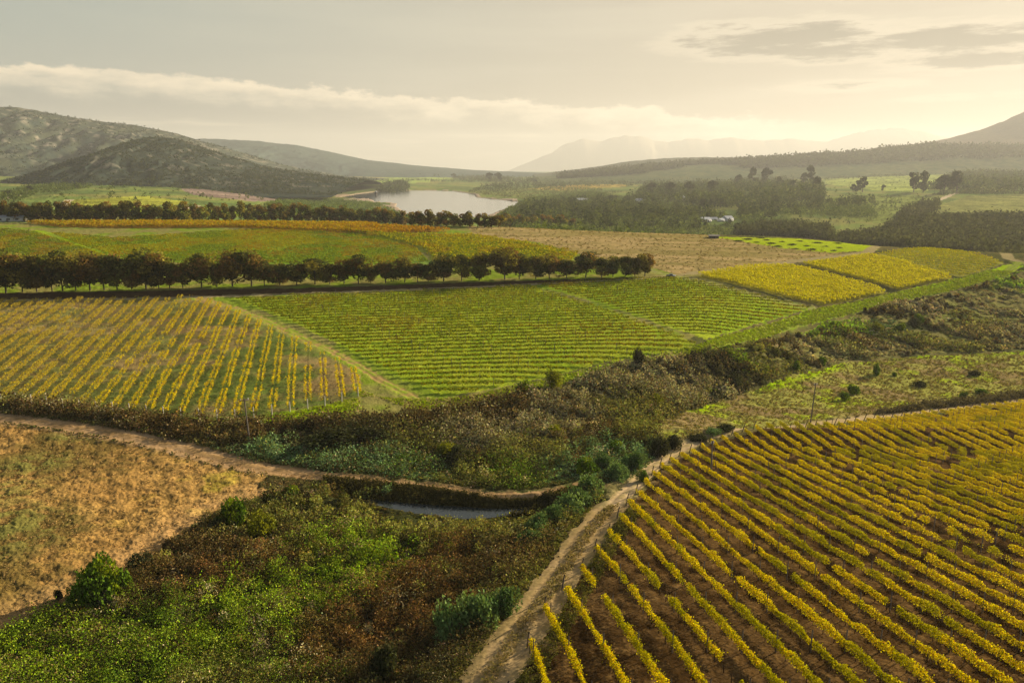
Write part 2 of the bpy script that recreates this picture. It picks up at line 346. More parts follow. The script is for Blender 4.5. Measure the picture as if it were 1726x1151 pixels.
def plain_mat(name, col, rough=.7, metal=0, nscale=4.0, var=.2, spec=.3):
    m, nt, N, L = new_mat(name)
    o = N.new('ShaderNodeOutputMaterial'); b = N.new('ShaderNodeBsdfPrincipled'); L.new(b.outputs[0], o.inputs[0])
    b.inputs['Roughness'].default_value = rough; b.inputs['Metallic'].default_value = metal; b.inputs['Specular IOR Level'].default_value = spec
    tc = N.new('ShaderNodeTexCoord'); n = N.new('ShaderNodeTexNoise'); n.inputs['Scale'].default_value = nscale; n.inputs['Detail'].default_value = 4
    L.new(tc.outputs['Object'], n.inputs['Vector'])
    mx = N.new('ShaderNodeMix'); mx.data_type = 'RGBA'; L.new(n.outputs[0], mx.inputs[0])
    mx.inputs[6].default_value = (*[c * (1 - var) for c in col], 1); mx.inputs[7].default_value = (*[min(1, c * (1 + var)) for c in col], 1)
    L.new(mx.outputs[2], b.inputs['Base Color']); return m
def water_mat(name, col, scale, bump):
    m, nt, N, L = new_mat(name)
    o = N.new('ShaderNodeOutputMaterial'); b = N.new('ShaderNodeBsdfPrincipled'); L.new(b.outputs[0], o.inputs[0])
    b.inputs['Base Color'].default_value = (*col, 1); b.inputs['Roughness'].default_value = .12; b.inputs['IOR'].default_value = 1.33
    tc = N.new('ShaderNodeTexCoord'); mp = N.new('ShaderNodeMapping'); mp.inputs['Scale'].default_value = (1, .35, 1); L.new(tc.outputs['Object'], mp.inputs[0])
    n = N.new('ShaderNodeTexNoise'); n.inputs['Scale'].default_value = scale; n.inputs['Detail'].default_value = 5; L.new(mp.outputs[0], n.inputs['Vector'])
    bp = N.new('ShaderNodeBump'); bp.inputs['Distance'].default_value = bump; bp.inputs['Strength'].default_value = .5; L.new(n.outputs[0], bp.inputs['Height']); L.new(bp.outputs[0], b.inputs['Normal'])
    return m
M = dict(
 soil=ground_mat('soil', .95, .15, 3.5, .4), grass=ground_mat('grass', .95, .18, 2.5, .3), road=ground_mat('dirt', .95, .08, 2.2, .22), far=ground_mat('veld', .95, 1.0, .12, .3),
 hill=ground_mat('hillside', .95, 3.0, .09, .25),
 vine=leaf_mat('vine_leaf', .42), leaf=leaf_mat('shrub_leaf', .22), dark=leaf_mat('tree_leaf', .36),
 bark=plain_mat('bark', (.075, .055, .04), .9), wood=plain_mat('post_wood', (.14, .11, .085), .85), pale=plain_mat('pale_post', (.5, .45, .37), .8),
 white=plain_mat('white_wall', (.58, .56, .52), .8, var=.06), roofg=plain_mat('roof_sheet', (.42, .43, .42), .5, .2, var=.1), roofw=plain_mat('white_roof', (.36, .36, .37), .7, 0, var=.1),
 roofd=plain_mat('thatch', (.12, .10, .08), .9), glass=plain_mat('window_glass', (.03, .035, .04), .15, spec=.6, var=.1), metal=plain_mat('galvanised', (.35, .35, .35), .45, .8),
 paint=plain_mat('car_paint', (.10, .11, .12), .35, .3, spec=.5), tyre=plain_mat('rubber', (.02, .02, .02), .9), brush=leaf_mat('cut_brush', .1),
 pond=water_mat('pond_water', (.03, .035, .03), 1.4, .05), lake=water_mat('lake_water', (.05, .06, .06), .12, .25),
)

# ------------------------------------------------------------------ object helpers
def mesh_np(name, V, F, cols=None, smooth=False):
    me = bpy.data.meshes.new(name)
    V = np.ascontiguousarray(V, np.float32); F = np.ascontiguousarray(F, np.int32)
    nf, k = F.shape
    me.vertices.add(len(V)); me.vertices.foreach_set('co', V.ravel())
    me.loops.add(nf * k); me.loops.foreach_set('vertex_index', F.ravel())
    me.polygons.add(nf); me.polygons.foreach_set('loop_start', np.arange(0, nf * k, k, dtype=np.int32))
    if smooth: me.polygons.foreach_set('use_smooth', np.ones(nf, bool))
    me.update(calc_edges=True)
    if cols is not None:
        at = me.color_attributes.new('col', 'FLOAT_COLOR', 'POINT')
        c4 = np.ones((len(V), 4), np.float32); lum = cols @ np.array([.3, .6, .1]); cols = np.clip(lum[:, None] + (cols - lum[:, None]) * 1.22, .002, .9); c4[:, :3] = cols; at.data.foreach_set('color', c4.ravel())
    return me
def link(name, me, mat=None, parent=None, loc=(0, 0, 0)):
    o = bpy.data.objects.new(name, me); C.objects.link(o); o.location = loc
    if mat and not me.materials: me.materials.append(mat)
    if parent: o.parent = parent
    return o
def tag(o, label=None, cat=None, group=None, kind=None):
    if label: o['label'] = label
    if cat: o['category'] = cat
    if group: o['group'] = group
    if kind: o['kind'] = kind
    return o
def empty(name, loc, rz=0):
    o = bpy.data.objects.new(name, None); C.objects.link(o); o.location = loc; o.rotation_euler = (0, 0, rz); o.empty_display_size = .3; return o
def copy_tree(o, parent=None):
    c = o.copy(); C.objects.link(c)
    if parent: c.parent = parent
    for ch in KIDS.get(o.name, []): copy_tree(ch, c)
    return c
KIDS = {}
def leaf_quads(P, size, rng, flat=0.0):
    """diamond leaf clumps at P, random orientation; returns verts (4n,3), faces (n,4)"""
    n = len(P)
    a = rng.normal(size=(n, 3)); 
    if flat: a[:, 2] *= (1 - flat)
    a /= np.linalg.norm(a, axis=1)[:, None] + 1e-9
    b = rng.normal(size=(n, 3)); 
    if flat: b[:, 2] *= (1 - flat)
    b -= a * (a * b).sum(1)[:, None]; b /= np.linalg.norm(b, axis=1)[:, None] + 1e-9
    s = np.broadcast_to(size, (n,))[:, None]
    V = np.empty((n, 4, 3)); V[:, 0] = P + a * s * .62; V[:, 1] = P + b * s * .45; V[:, 2] = P - a * s * .62; V[:, 3] = P - b * s * .45
    return V.reshape(-1, 3), np.arange(4 * n).reshape(n, 4)
def boxes(lst):
    """list of (cx,cy,cz,sx,sy,sz[,rz]) -> V,F"""
    V = []; F = []
    q = np.array([[-1, -1, -1], [1, -1, -1], [1, 1, -1], [-1, 1, -1], [-1, -1, 1], [1, -1, 1], [1, 1, 1], [-1, 1, 1]]) / 2
    f = np.array([[0, 3, 2, 1], [4, 5, 6, 7], [0, 1, 5, 4], [1, 2, 6, 5], [2, 3, 7, 6], [3, 0, 4, 7]])
    for i, t in enumerate(lst):
        v = q * np.array(t[3:6])
        if len(t) > 6: c, s = cos(t[6]), sin(t[6]); v = np.c_[v[:, 0] * c - v[:, 1] * s, v[:, 0] * s + v[:, 1] * c, v[:, 2]]
        V.append(v + np.array(t[:3])); F.append(f + 8 * i)
    return np.vstack(V), np.vstack(F)
def tube(p0, p1, r0, r1, n=6):
    p0 = np.array(p0, float); p1 = np.array(p1, float); d = p1 - p0; d /= np.linalg.norm(d)
    a = np.cross(d, [0, 0, 1.0]) if abs(d[2]) < .9 else np.cross(d, [1.0, 0, 0]); a /= np.linalg.norm(a); b = np.cross(d, a)
    th = np.arange(n) * 2 * pi / n; ring = np.cos(th)[:, None] * a + np.sin(th)[:, None] * b
    V = np.vstack([p0 + ring * r0, p1 + ring * r1]); F = [[i, (i + 1) % n, n + (i + 1) % n, n + i] for i in range(n)]
    c0 = [[0, n - 1 - 0, n - 2, 1]] if False else []
    return V, np.array(F)
def join(parts):
    V = []; F = []; o = 0
    for v, f in parts: V.append(v); F.append(f + o); o += len(v)
    return np.vstack(V), np.vstack(F)
def gz(x, y): return float(tz(np.array([x]), np.array([y]))[0])

# ------------------------------------------------------------------ ground grid
def A(*c): return np.array(c, float)
def build_ground():
    vs = np.arange(1420, 302, -1.45); th = PITCH + np.arctan((vs - CV) / FPX); Ys = 40 / np.tan(th)
    Ys = np.concatenate([[12, 16, 20, 23], Ys[Ys > 25], np.geomspace(Ys[-1] * 1.01, 15600, 60)[1:]])
    # finer rows where slopes face the camera
    Ys = np.sort(np.concatenate([Ys, np.arange(236, 330, .55), np.arange(330, 420, .8), np.geomspace(800, 2600, 90)]))
    uc = np.arange(-330, 2060, 1.75); tt = (uc - CU) / FPX * 1.03
    tt = np.concatenate([np.linspace(-2.6, tt[0], 60)[:-1], tt, np.linspace(tt[-1], 2.6, 60)[1:]])
    T, Y = np.meshgrid(tt, Ys); X = T * Y
    sh = X.shape; X = X.ravel(); Y = Y.ravel(); Z = tz(X, Y)
    wx = X + (fbm(X / 2.2, Y / 2.2, 3, 11) - .5) * 1.5 + (vnoise(X * 2.3, Y * 2.3, 40) - .5) * .5
    wy = Y + (fbm(X / 2.2, Y / 2.2, 3, 77) - .5) * 1.5 + (vnoise(X * 2.3, Y * 2.3, 41) - .5) * .5
    n1 = fbm(X / 1.3, Y / 1.3, 4, 3); n2 = fbm(X / 9, Y / 9, 4, 21); n3 = fbm(X / 45, Y / 45, 4, 9); nf = vnoise(X * 4, Y * 4, 61)
    cls = np.zeros(len(X), int)
    # class 0 open ground and scrub floor
    col = mixc(mixc(A(.10, .095, .04), A(.16, .13, .065), n3), A(.07, .08, .03), sstep(n2, .45, .6) * .6)
    ylog = np.log(Y)
    def P(name): return inpoly(wx, wy, (PL.get(name) if name in PL else FAR[name]))
    # far land
    fm = Y > 425
    base = mixc(A(.15, .19, .065), A(.21, .20, .08), sstep(n3, .35, .65))
    base = mixc(base, A(.085, .115, .045), sstep(fbm(X / 120, Y / 120, 4, 31), .48, .58) * .75)
    col[fm] = base[fm]
    def paint(m, c, k=0): 
        col[m] = c[m] if isinstance(c, np.ndarray) and c.ndim == 2 else c
        if k is not None: cls[m] = k
    for nm, c in (('far_yellow', A(.30, .30, .08)), ('far_green_a', A(.22, .26, .06)), ('heath', A(.20, .15, .12)), ('far_lawn', A(.23, .28, .09)), ('far_field_b', A(.24, .21, .09)),
                  ('green_r1', A(.22, .26, .10)), ('green_r2', A(.24, .27, .09)), ('green_r3', A(.17, .19, .065)), ('vine_r4', A(.19, .19, .075)), ('field_r5', A(.27, .25, .10)), ('ochre_r6', A(.30, .23, .08))):
        mm = P(nm) & fm
        f = (.55 + .9 * n3) * (.5 + 1.0 * fbm(X / 14, Y / 30, 4, 55)) * (.7 + .6 * n1)
        paint(mm, c[None] * f[:, None], 9)
    for r in FARR:
        d, _, _ = line_dist(wx, wy, r, 12); paint((d < 4) & fm, A(.45, .37, .26), 1)
    # lake shore of pale mud
    dl, _, _ = line_dist(X, Y, np.vstack([LAKE, LAKE[:1]]), 60)
    mud = (dl < 9 + 40 * (vnoise(X / 130, Y / 130, 3) > .62)) & (~inpoly(X, Y, LAKE)) & (X < 10)
    paint(mud, A(.34, .27, .2), 0)
    nearm = ~fm
    # whole plateau default: dry grass
    pla = nearm & (Z > z2(Y) - .8) & (Y > 125)
    col[pla] = mixc(A(.18, .23, .05), A(.22, .20, .08), sstep(n2, .35, .6))[pla]; cls[pla] = 5
    # strip under and before the tree row
    d4, s4, t4 = line_dist(X, Y, R4, 40)
    # vineyards
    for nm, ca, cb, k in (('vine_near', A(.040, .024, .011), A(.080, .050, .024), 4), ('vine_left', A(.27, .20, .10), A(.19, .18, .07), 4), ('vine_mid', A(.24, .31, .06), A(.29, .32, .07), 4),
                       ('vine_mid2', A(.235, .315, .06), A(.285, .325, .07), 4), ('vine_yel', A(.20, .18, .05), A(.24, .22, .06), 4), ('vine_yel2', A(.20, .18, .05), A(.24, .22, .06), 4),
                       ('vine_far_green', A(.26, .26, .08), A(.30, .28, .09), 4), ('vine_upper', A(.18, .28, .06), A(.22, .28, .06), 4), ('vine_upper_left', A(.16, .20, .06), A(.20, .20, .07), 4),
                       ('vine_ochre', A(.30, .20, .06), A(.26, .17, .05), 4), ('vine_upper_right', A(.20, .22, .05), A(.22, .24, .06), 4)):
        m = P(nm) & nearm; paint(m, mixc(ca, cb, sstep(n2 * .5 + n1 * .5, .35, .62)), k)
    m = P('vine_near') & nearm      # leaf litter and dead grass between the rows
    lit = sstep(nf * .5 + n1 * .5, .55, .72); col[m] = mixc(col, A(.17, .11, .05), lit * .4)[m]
    m = P('vine_left') & nearm; g = sstep(X, -110, -45) * sstep(n2, .3, .55)
    col[m] = mixc(col, A(.085, .13, .035), g * .75)[m]
    m = P('stubble') & nearm; paint(m, mixc(mixc(A(.36, .27, .14), A(.25, .20, .09), sstep(fbm(X / 40, Y / 5, 5, 8), .38, .6)), A(.20, .17, .07), sstep(fbm(X / 6, Y / 2.5, 4, 18), .52, .68) * .6), 6)
    m = P('ochre_strip') & nearm; paint(m, A(.36, .25, .06), 6)
    m = P('mounds') & nearm; paint(m, mixc(A(.27, .34, .05), A(.33, .36, .08), n2), 5)
    m = P('lane_a') & nearm; paint(m, mixc(A(.26, .35, .045), A(.24, .27, .08), n2), 5)
    m = P('lane_b') & nearm; paint(m, mixc(A(.20, .30, .08), A(.22, .26, .08), n2), 5)
    m = P('verge') & nearm; gg = sstep(fbm(X / 12, Y / 12, 3, 91), .36, .55)
    dry = sstep(X, -25, -8) * 0 + (1 - sstep(np.hypot(X + 12, Y - 142), 10, 22)) * .9 + (1 - sstep(np.hypot(X + 22, Y - 150), 8, 20)) * .8
    vc = mixc(A(.30, .31, .09), A(.31, .42, .06), gg); vc = mixc(vc, A(.26, .21, .09), np.clip(dry, 0, 1)); paint(m, vc, 5)
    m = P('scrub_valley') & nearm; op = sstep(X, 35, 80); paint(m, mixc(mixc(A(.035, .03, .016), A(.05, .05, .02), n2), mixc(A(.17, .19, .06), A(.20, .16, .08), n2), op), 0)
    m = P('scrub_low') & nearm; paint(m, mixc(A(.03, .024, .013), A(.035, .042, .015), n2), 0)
    m = P('meadow') & nearm
    g1 = fbm(X / 16, Y / 10, 4, 14); mc = mixc(A(.26, .25, .085), A(.21, .16, .08), sstep(g1, .44, .58)); mc = mixc(mc, A(.28, .36, .05), sstep(fbm(X / 7, Y / 7, 4, 33), .60, .70) * .6)
    de, _, _ = line_dist(X, Y, PL['meadow'][2:14], 12); mc = mixc(mc, A(.28, .42, .04), (1 - sstep(de, .8, 3.5)) * .7 * sstep(n2, .35, .6)); paint(m, mc, 7)
    m = P('brown') & nearm
    g1 = fbm(X / 14 + 3, Y / 14, 4, 44); bc = mixc(A(.28, .165, .07), A(.37, .245, .105), n2); bc = mixc(bc, A(.12, .09, .035), sstep(g1 * .75 + n1 * .25, .47, .58) * .8); bc = mixc(bc, A(.10, .07, .03), sstep(fbm(X / 1.1, Y / 1.1, 3, 59), .55, .68) * .6)
    fu = np.sin((X * .90 + Y * .44 + 3 * n2) * 2 * pi / 1.9) * (.4 + 1.2 * n1); bc = mixc(bc, A(.16, .10, .05), sstep(fu, .3, 1.) * sstep(fbm(X / 11, Y / 11, 3, 71), .42, .6) * .3)
    gp = np.zeros(len(X))
    for (u, v, r) in ((30, 900, 9), (60, 780, 8), (0, 830, 9), (110, 735, 5), (-60, 900, 16), (165, 735, 4)):
        px, py = hit(u, v); gp = np.maximum(gp, 1 - sstep(np.hypot(X - px, Y - py) + (n1 - .5) * 6, r * .35, r))
    bc = mixc(bc, A(.15, .16, .055), gp * .6 * sstep(n1, .3, .6))
    yl = sstep(fbm(X / 4, Y / 4, 3, 66), .62, .72); bc = mixc(bc, A(.36, .33, .07), yl * .5 * sstep(X, -55, -30))
    de, _, _ = line_dist(X, Y, PL['brown'][int(len(PL['brown']) * .35):int(len(PL['brown']) * .8)], 14); bc = mixc(bc, A(.42, .27, .14), (1 - sstep(de, 1, 7)) * .6)
    paint(m, bc, 3)
    # dirt tracks with two wheel ruts
    def track(R, w, c0, c1, mid, k=1, hard=1.0):
        nonlocal Z
        d, s, t = line_dist(X + (n2 - .5) * .8, Y + (n2 - .5) * .8, R, 12)
        ww = w * (.85 + .3 * fbm(t / 9, t * 0, 2, 71)) + (n1 - .5) * .9
        m = (d < ww) & nearm if R[:, 1].max() < 425 else d < ww
        rut = np.exp(-((d - w * .48) / (w * .22)) ** 2)
        cc = mixc(c0, c1, sstep(n2 * .4 + n1 * .6, .35, .65)); cc = mixc(cc, mid, np.clip(1 - rut, 0, 1) * sstep(n1, .3, .6) * hard)
        col[m] = cc[m]; 
        if k is not None: cls[m] = k
        Z[m] -= .10 * rut[m]
        # soft shoulder
        sh_ = (d >= ww) & (d < ww + 1.6) & nearm; f = (1 - (d - ww) / 1.6) * sstep(n1, .4, .6) * .5
        col[sh_] = mixc(col, (c0 + mid) / 2, f)[sh_]
    track(R1, 2.3, A(.34, .25, .14), A(.28, .20, .105), A(.235, .18, .09), hard=.85)
    track(R1b, 1.35, A(.42, .32, .2), A(.36, .27, .16), A(.22, .19, .08), hard=.5)
    track(R2, .95 + 1.7 * sstep(-X, 14, 45), A(.38, .26, .15), A(.32, .21, .115), A(.19, .13, .065), hard=.8)
    track(R3, 1.3, A(.36, .25, .12), A(.30, .26, .09), A(.22, .29, .06))
    m = P('shade_strip') & nearm; paint(m, mixc(A(.055, .036, .02), A(.085, .055, .03), n1), 4)  # dark bare soil below the near trees, their shade painted into its colour
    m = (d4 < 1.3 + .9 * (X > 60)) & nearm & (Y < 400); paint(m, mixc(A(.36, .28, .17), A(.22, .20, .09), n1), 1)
    track(R5, 1.6, A(.30, .28, .13), A(.26, .26, .10), A(.22, .26, .07), hard=.6)
    track(R6, 1.3, A(.25, .28, .08), A(.26, .25, .09), A(.20, .27, .05))
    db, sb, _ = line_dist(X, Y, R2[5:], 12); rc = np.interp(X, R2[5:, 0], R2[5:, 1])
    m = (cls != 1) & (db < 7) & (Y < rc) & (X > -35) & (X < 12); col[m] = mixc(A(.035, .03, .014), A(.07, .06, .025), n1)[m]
    # relief
    amp = np.choose(cls, [.22, .06, 0, .22, .09, .10, .08, .22, 0, .2, .2]) if cls.max() < 11 else .1
    fadeY = np.clip(Y / 60, 1, 8)
    Z += amp * (n1 - .5) * 2 * np.sqrt(fadeY) + amp * .6 * (nf - .5) * (Y < 160)
    Z += (cls == 3) * .018 * np.sin((X * .90 + Y * .44 + 3 * n2) * 2 * pi / 1.9)
    Z += (cls == 3) * (.22 * (fbm(X / 2.6, Y / 2.6, 2, 88) - .5))
    Z += np.where(fm & (cls == 0), (fbm(X / 18, Y / 18, 3, 12) - .5) * 4 * sstep(Y, 425, 700), 0)
    inl = inpoly(X, Y, LAKE); Z[inl] = LAKE_Z - 2.5
    col = np.clip(col * (.82 + .36 * n1)[:, None], 0, 1)
    nr, nc = sh
    idx = np.arange(nr * nc).reshape(sh)
    F = np.stack([idx[:-1, :-1], idx[:-1, 1:], idx[1:, 1:], idx[1:, :-1]], -1).reshape(-1, 4)
    fc = cls[F[:, 0]]
    V = np.c_[X, Y, Z]
    names = {0: ('ground', 'soil', 'dark uneven soil and low growth under the scrub and the far veld'), 1: ('dirt_road', 'road', 'pale sandy farm tracks with wheel ruts'), 3: ('fallow_field', 'soil', 'bare orange brown field with dry clods and faint green patches'),
             4: ('vineyard_soil', 'soil', 'soil and grass between the vine rows'), 5: ('grass_verge', 'grass', 'bright green grass lanes around the vineyards'), 6: ('stubble_field', 'soil', 'tan stubble field behind the tree rows'),
             7: ('meadow', 'grass', 'rough olive meadow beyond the golden vineyard'), 9: ('distant_fields', 'far', 'green and ochre fields on the far side of the valley')}
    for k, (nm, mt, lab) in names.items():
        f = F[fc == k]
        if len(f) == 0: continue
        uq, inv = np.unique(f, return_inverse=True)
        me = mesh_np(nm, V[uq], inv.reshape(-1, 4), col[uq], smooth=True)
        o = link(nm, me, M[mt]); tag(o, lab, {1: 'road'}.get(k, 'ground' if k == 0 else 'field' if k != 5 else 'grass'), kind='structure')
build_ground()

def flat_poly(name, P, z, mat, label, cat):
    me = bpy.data.meshes.new(name)
    me.from_pydata([(p[0], p[1], z) for p in P], [], [list(range(len(P)))]); me.update()
    o = link(name, me, mat); tag(o, label, cat, kind='structure'); return o
def grow(P, d):
    c = P.mean(0); v = P - c; return P + v / np.linalg.norm(v, axis=1)[:, None] * d
flat_poly('pond_water', grow(POND, .6), POND_Z, M['pond'], 'narrow dark pond of still water below the curving dirt track', 'pond')
flat_poly('lake_water', grow(LAKE, 14), LAKE_Z, M['lake'], 'pale silvery reservoir lake in the middle of the valley', 'lake')

# ------------------------------------------------------------------ hills
def hill(name, prof, Yr, Wf, Wb, base, label, ca, cb, namp, seed, rocks=0., shp=1.0, jag=.03, nx=420, ny=200):
    us_ = np.array([p[0] for p in prof], float); vs_ = np.array([p[1] for p in prof], float)
    zr = []
    for u, v in prof:
        d = px_dir(u, v); zr.append(CAM_H + d[2] / d[1] * Yr)
    tr = np.array([px_dir(u, v)[0] / px_dir(u, v)[1] for u, v in prof])
    t = np.linspace(tr[0], tr[-1], nx); R = np.interp(t, tr, zr)
    kk = 1; R = R + (fbm(t * 220, t * 0 + seed, 4, seed) - .5) * jag * (R - base); R = np.convolve(np.pad(R, kk, mode='edge'), np.ones(2 * kk + 1) / (2 * kk + 1), 'valid')
    y = np.concatenate([np.linspace(-1, 0, int(ny * .8)) ** 1, np.linspace(0, 1, int(ny * .2))[1:]])
    TTg, YY = np.meshgrid(t, y); RR = np.broadcast_to(R, TTg.shape)
    Y = Yr + np.where(YY < 0, YY * Wf, YY * Wb); X = TTg * Yr * (1 + .35 * (Y - Yr) / Yr)
    s = np.cos(np.clip(np.abs(YY), 0, 1) * pi / 2) ** shp * 1.0
    s = .5 * s + .5 * (1 - np.abs(YY)) ** 1.1
    h = RR - base
    wx_ = (fbm(X / (Yr * .05), Y / (Yr * .05), 3, seed + 30) - .5) * Yr * .05; gul = fbm(X / (Yr * .045), Y / (Yr * .07), 5, seed) - .5
    rid = np.abs(fbm((X + wx_) / (Yr * .018), (Y + wx_) / (Yr * .16), 4, seed + 9) - .5) * 1.5
    Z = base + h * s + namp * h * (gul * 1.4 - rid * .9 + .1) * np.clip(s * (1.02 - s) * 4, 0, 1) + (fbm(X / 30, Y / 30, 3, seed + 3) - .5) * np.clip(h, 0, 60) * .06
    n = fbm(X / 90, Y / 110, 4, seed + 5); nn = fbm(X / 14, Y / 18, 3, seed + 6)
    col = mixc(ca, cb, sstep(n * .45 + nn * .55, .3, .7) * .8)
    if rocks: col = mixc(col, A(.30, .26, .20), sstep(fbm(X / 22, Y / 22, 4, seed + 8), .60, .68) * rocks * sstep(s, .2, .5))
    V = np.c_[X.ravel(), Y.ravel(), Z.ravel()]; idx = np.arange(X.size).reshape(X.shape)
    F = np.stack([idx[:-1, :-1], idx[:-1, 1:], idx[1:, 1:], idx[1:, :-1]], -1).reshape(-1, 4)
    o = link(name, mesh_np(name, V, F, col.reshape(-1, 3), smooth=True), M['hill']); tag(o, label, 'hill', kind='structure')
    return X, Y, Z, o
HC = hill('hill', [(-20, 312), (60, 300), (100, 288), (150, 265), (200, 244), (235, 233), (265, 231), (300, 234), (340, 247), (390, 264), (440, 280), (520, 294), (620, 304)], 1800, 520, 500, 0,
     'dark rounded hill standing alone in front of the higher hills', A(.026, .034, .028), A(.05, .056, .04), .22, 5, .3)
HB = hill('mountain', [(-900, 260), (-500, 215), (-300, 195), (-100, 184), (0, 182), (30, 181), (80, 190), (150, 203), (240, 213), (300, 225), (340, 238), (400, 255), (480, 279), (560, 296), (640, 303)], 3000, 1150, 900, 0,
     'broad scrubby mountain with rock outcrops behind the rounded hill', A(.035, .048, .038), A(.085, .09, .055), .34, 25, .6)
hill('ridge', [(100, 262), (250, 242), (345, 234), (420, 237), (500, 245), (560, 257), (620, 270), (700, 279), (800, 287), (930, 292)], 5200, 1500, 800, 0,
     'long low ridge fading to blue behind the lake', A(.05, .07, .06), A(.07, .09, .07), .2, 41)
HR = hill('forested_ridge', [(900, 298), (960, 295), (1000, 291), (1080, 283), (1150, 277), (1250, 271), (1330, 266), (1400, 261), (1480, 253), (1560, 247), (1640, 246), (1726, 250), (1900, 256), (2200, 280)], 3300, 900, 600, 0,
     'long dark ridge covered in plantation forest on the sunny side of the valley', A(.07, .09, .045), A(.13, .135, .065), .1, 51)
hill('mountain', [(1300, 285), (1350, 268), (1450, 254), (1560, 241), (1600, 233), (1650, 220), (1690, 205), (1726, 189), (1790, 168), (1900, 160), (2100, 175), (2400, 230)], 4600, 1700, 900, 0,
     'smooth hazy mountain slope rising under the sun beyond the forest ridge', A(.10, .085, .05), A(.14, .11, .065), .12, 61)
hill('ridge', [(900, 294), (1000, 282), (1060, 272), (1120, 267), (1180, 265), (1240, 266), (1300, 272), (1400, 286)], 4300, 700, 500, 0,
     'short hazy ridge just above the forested ridge', A(.07, .08, .045), A(.10, .10, .06), .1, 71)
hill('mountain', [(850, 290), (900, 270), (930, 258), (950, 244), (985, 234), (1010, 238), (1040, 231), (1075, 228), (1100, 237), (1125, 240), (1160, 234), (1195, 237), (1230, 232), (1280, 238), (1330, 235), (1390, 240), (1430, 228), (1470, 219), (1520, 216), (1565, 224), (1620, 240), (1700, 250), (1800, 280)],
     14500, 1200, 700, 0, 'faint jagged mountain range almost lost in the haze', A(.29, .25, .19), A(.31, .27, .20), .10, 81, jag=.10)

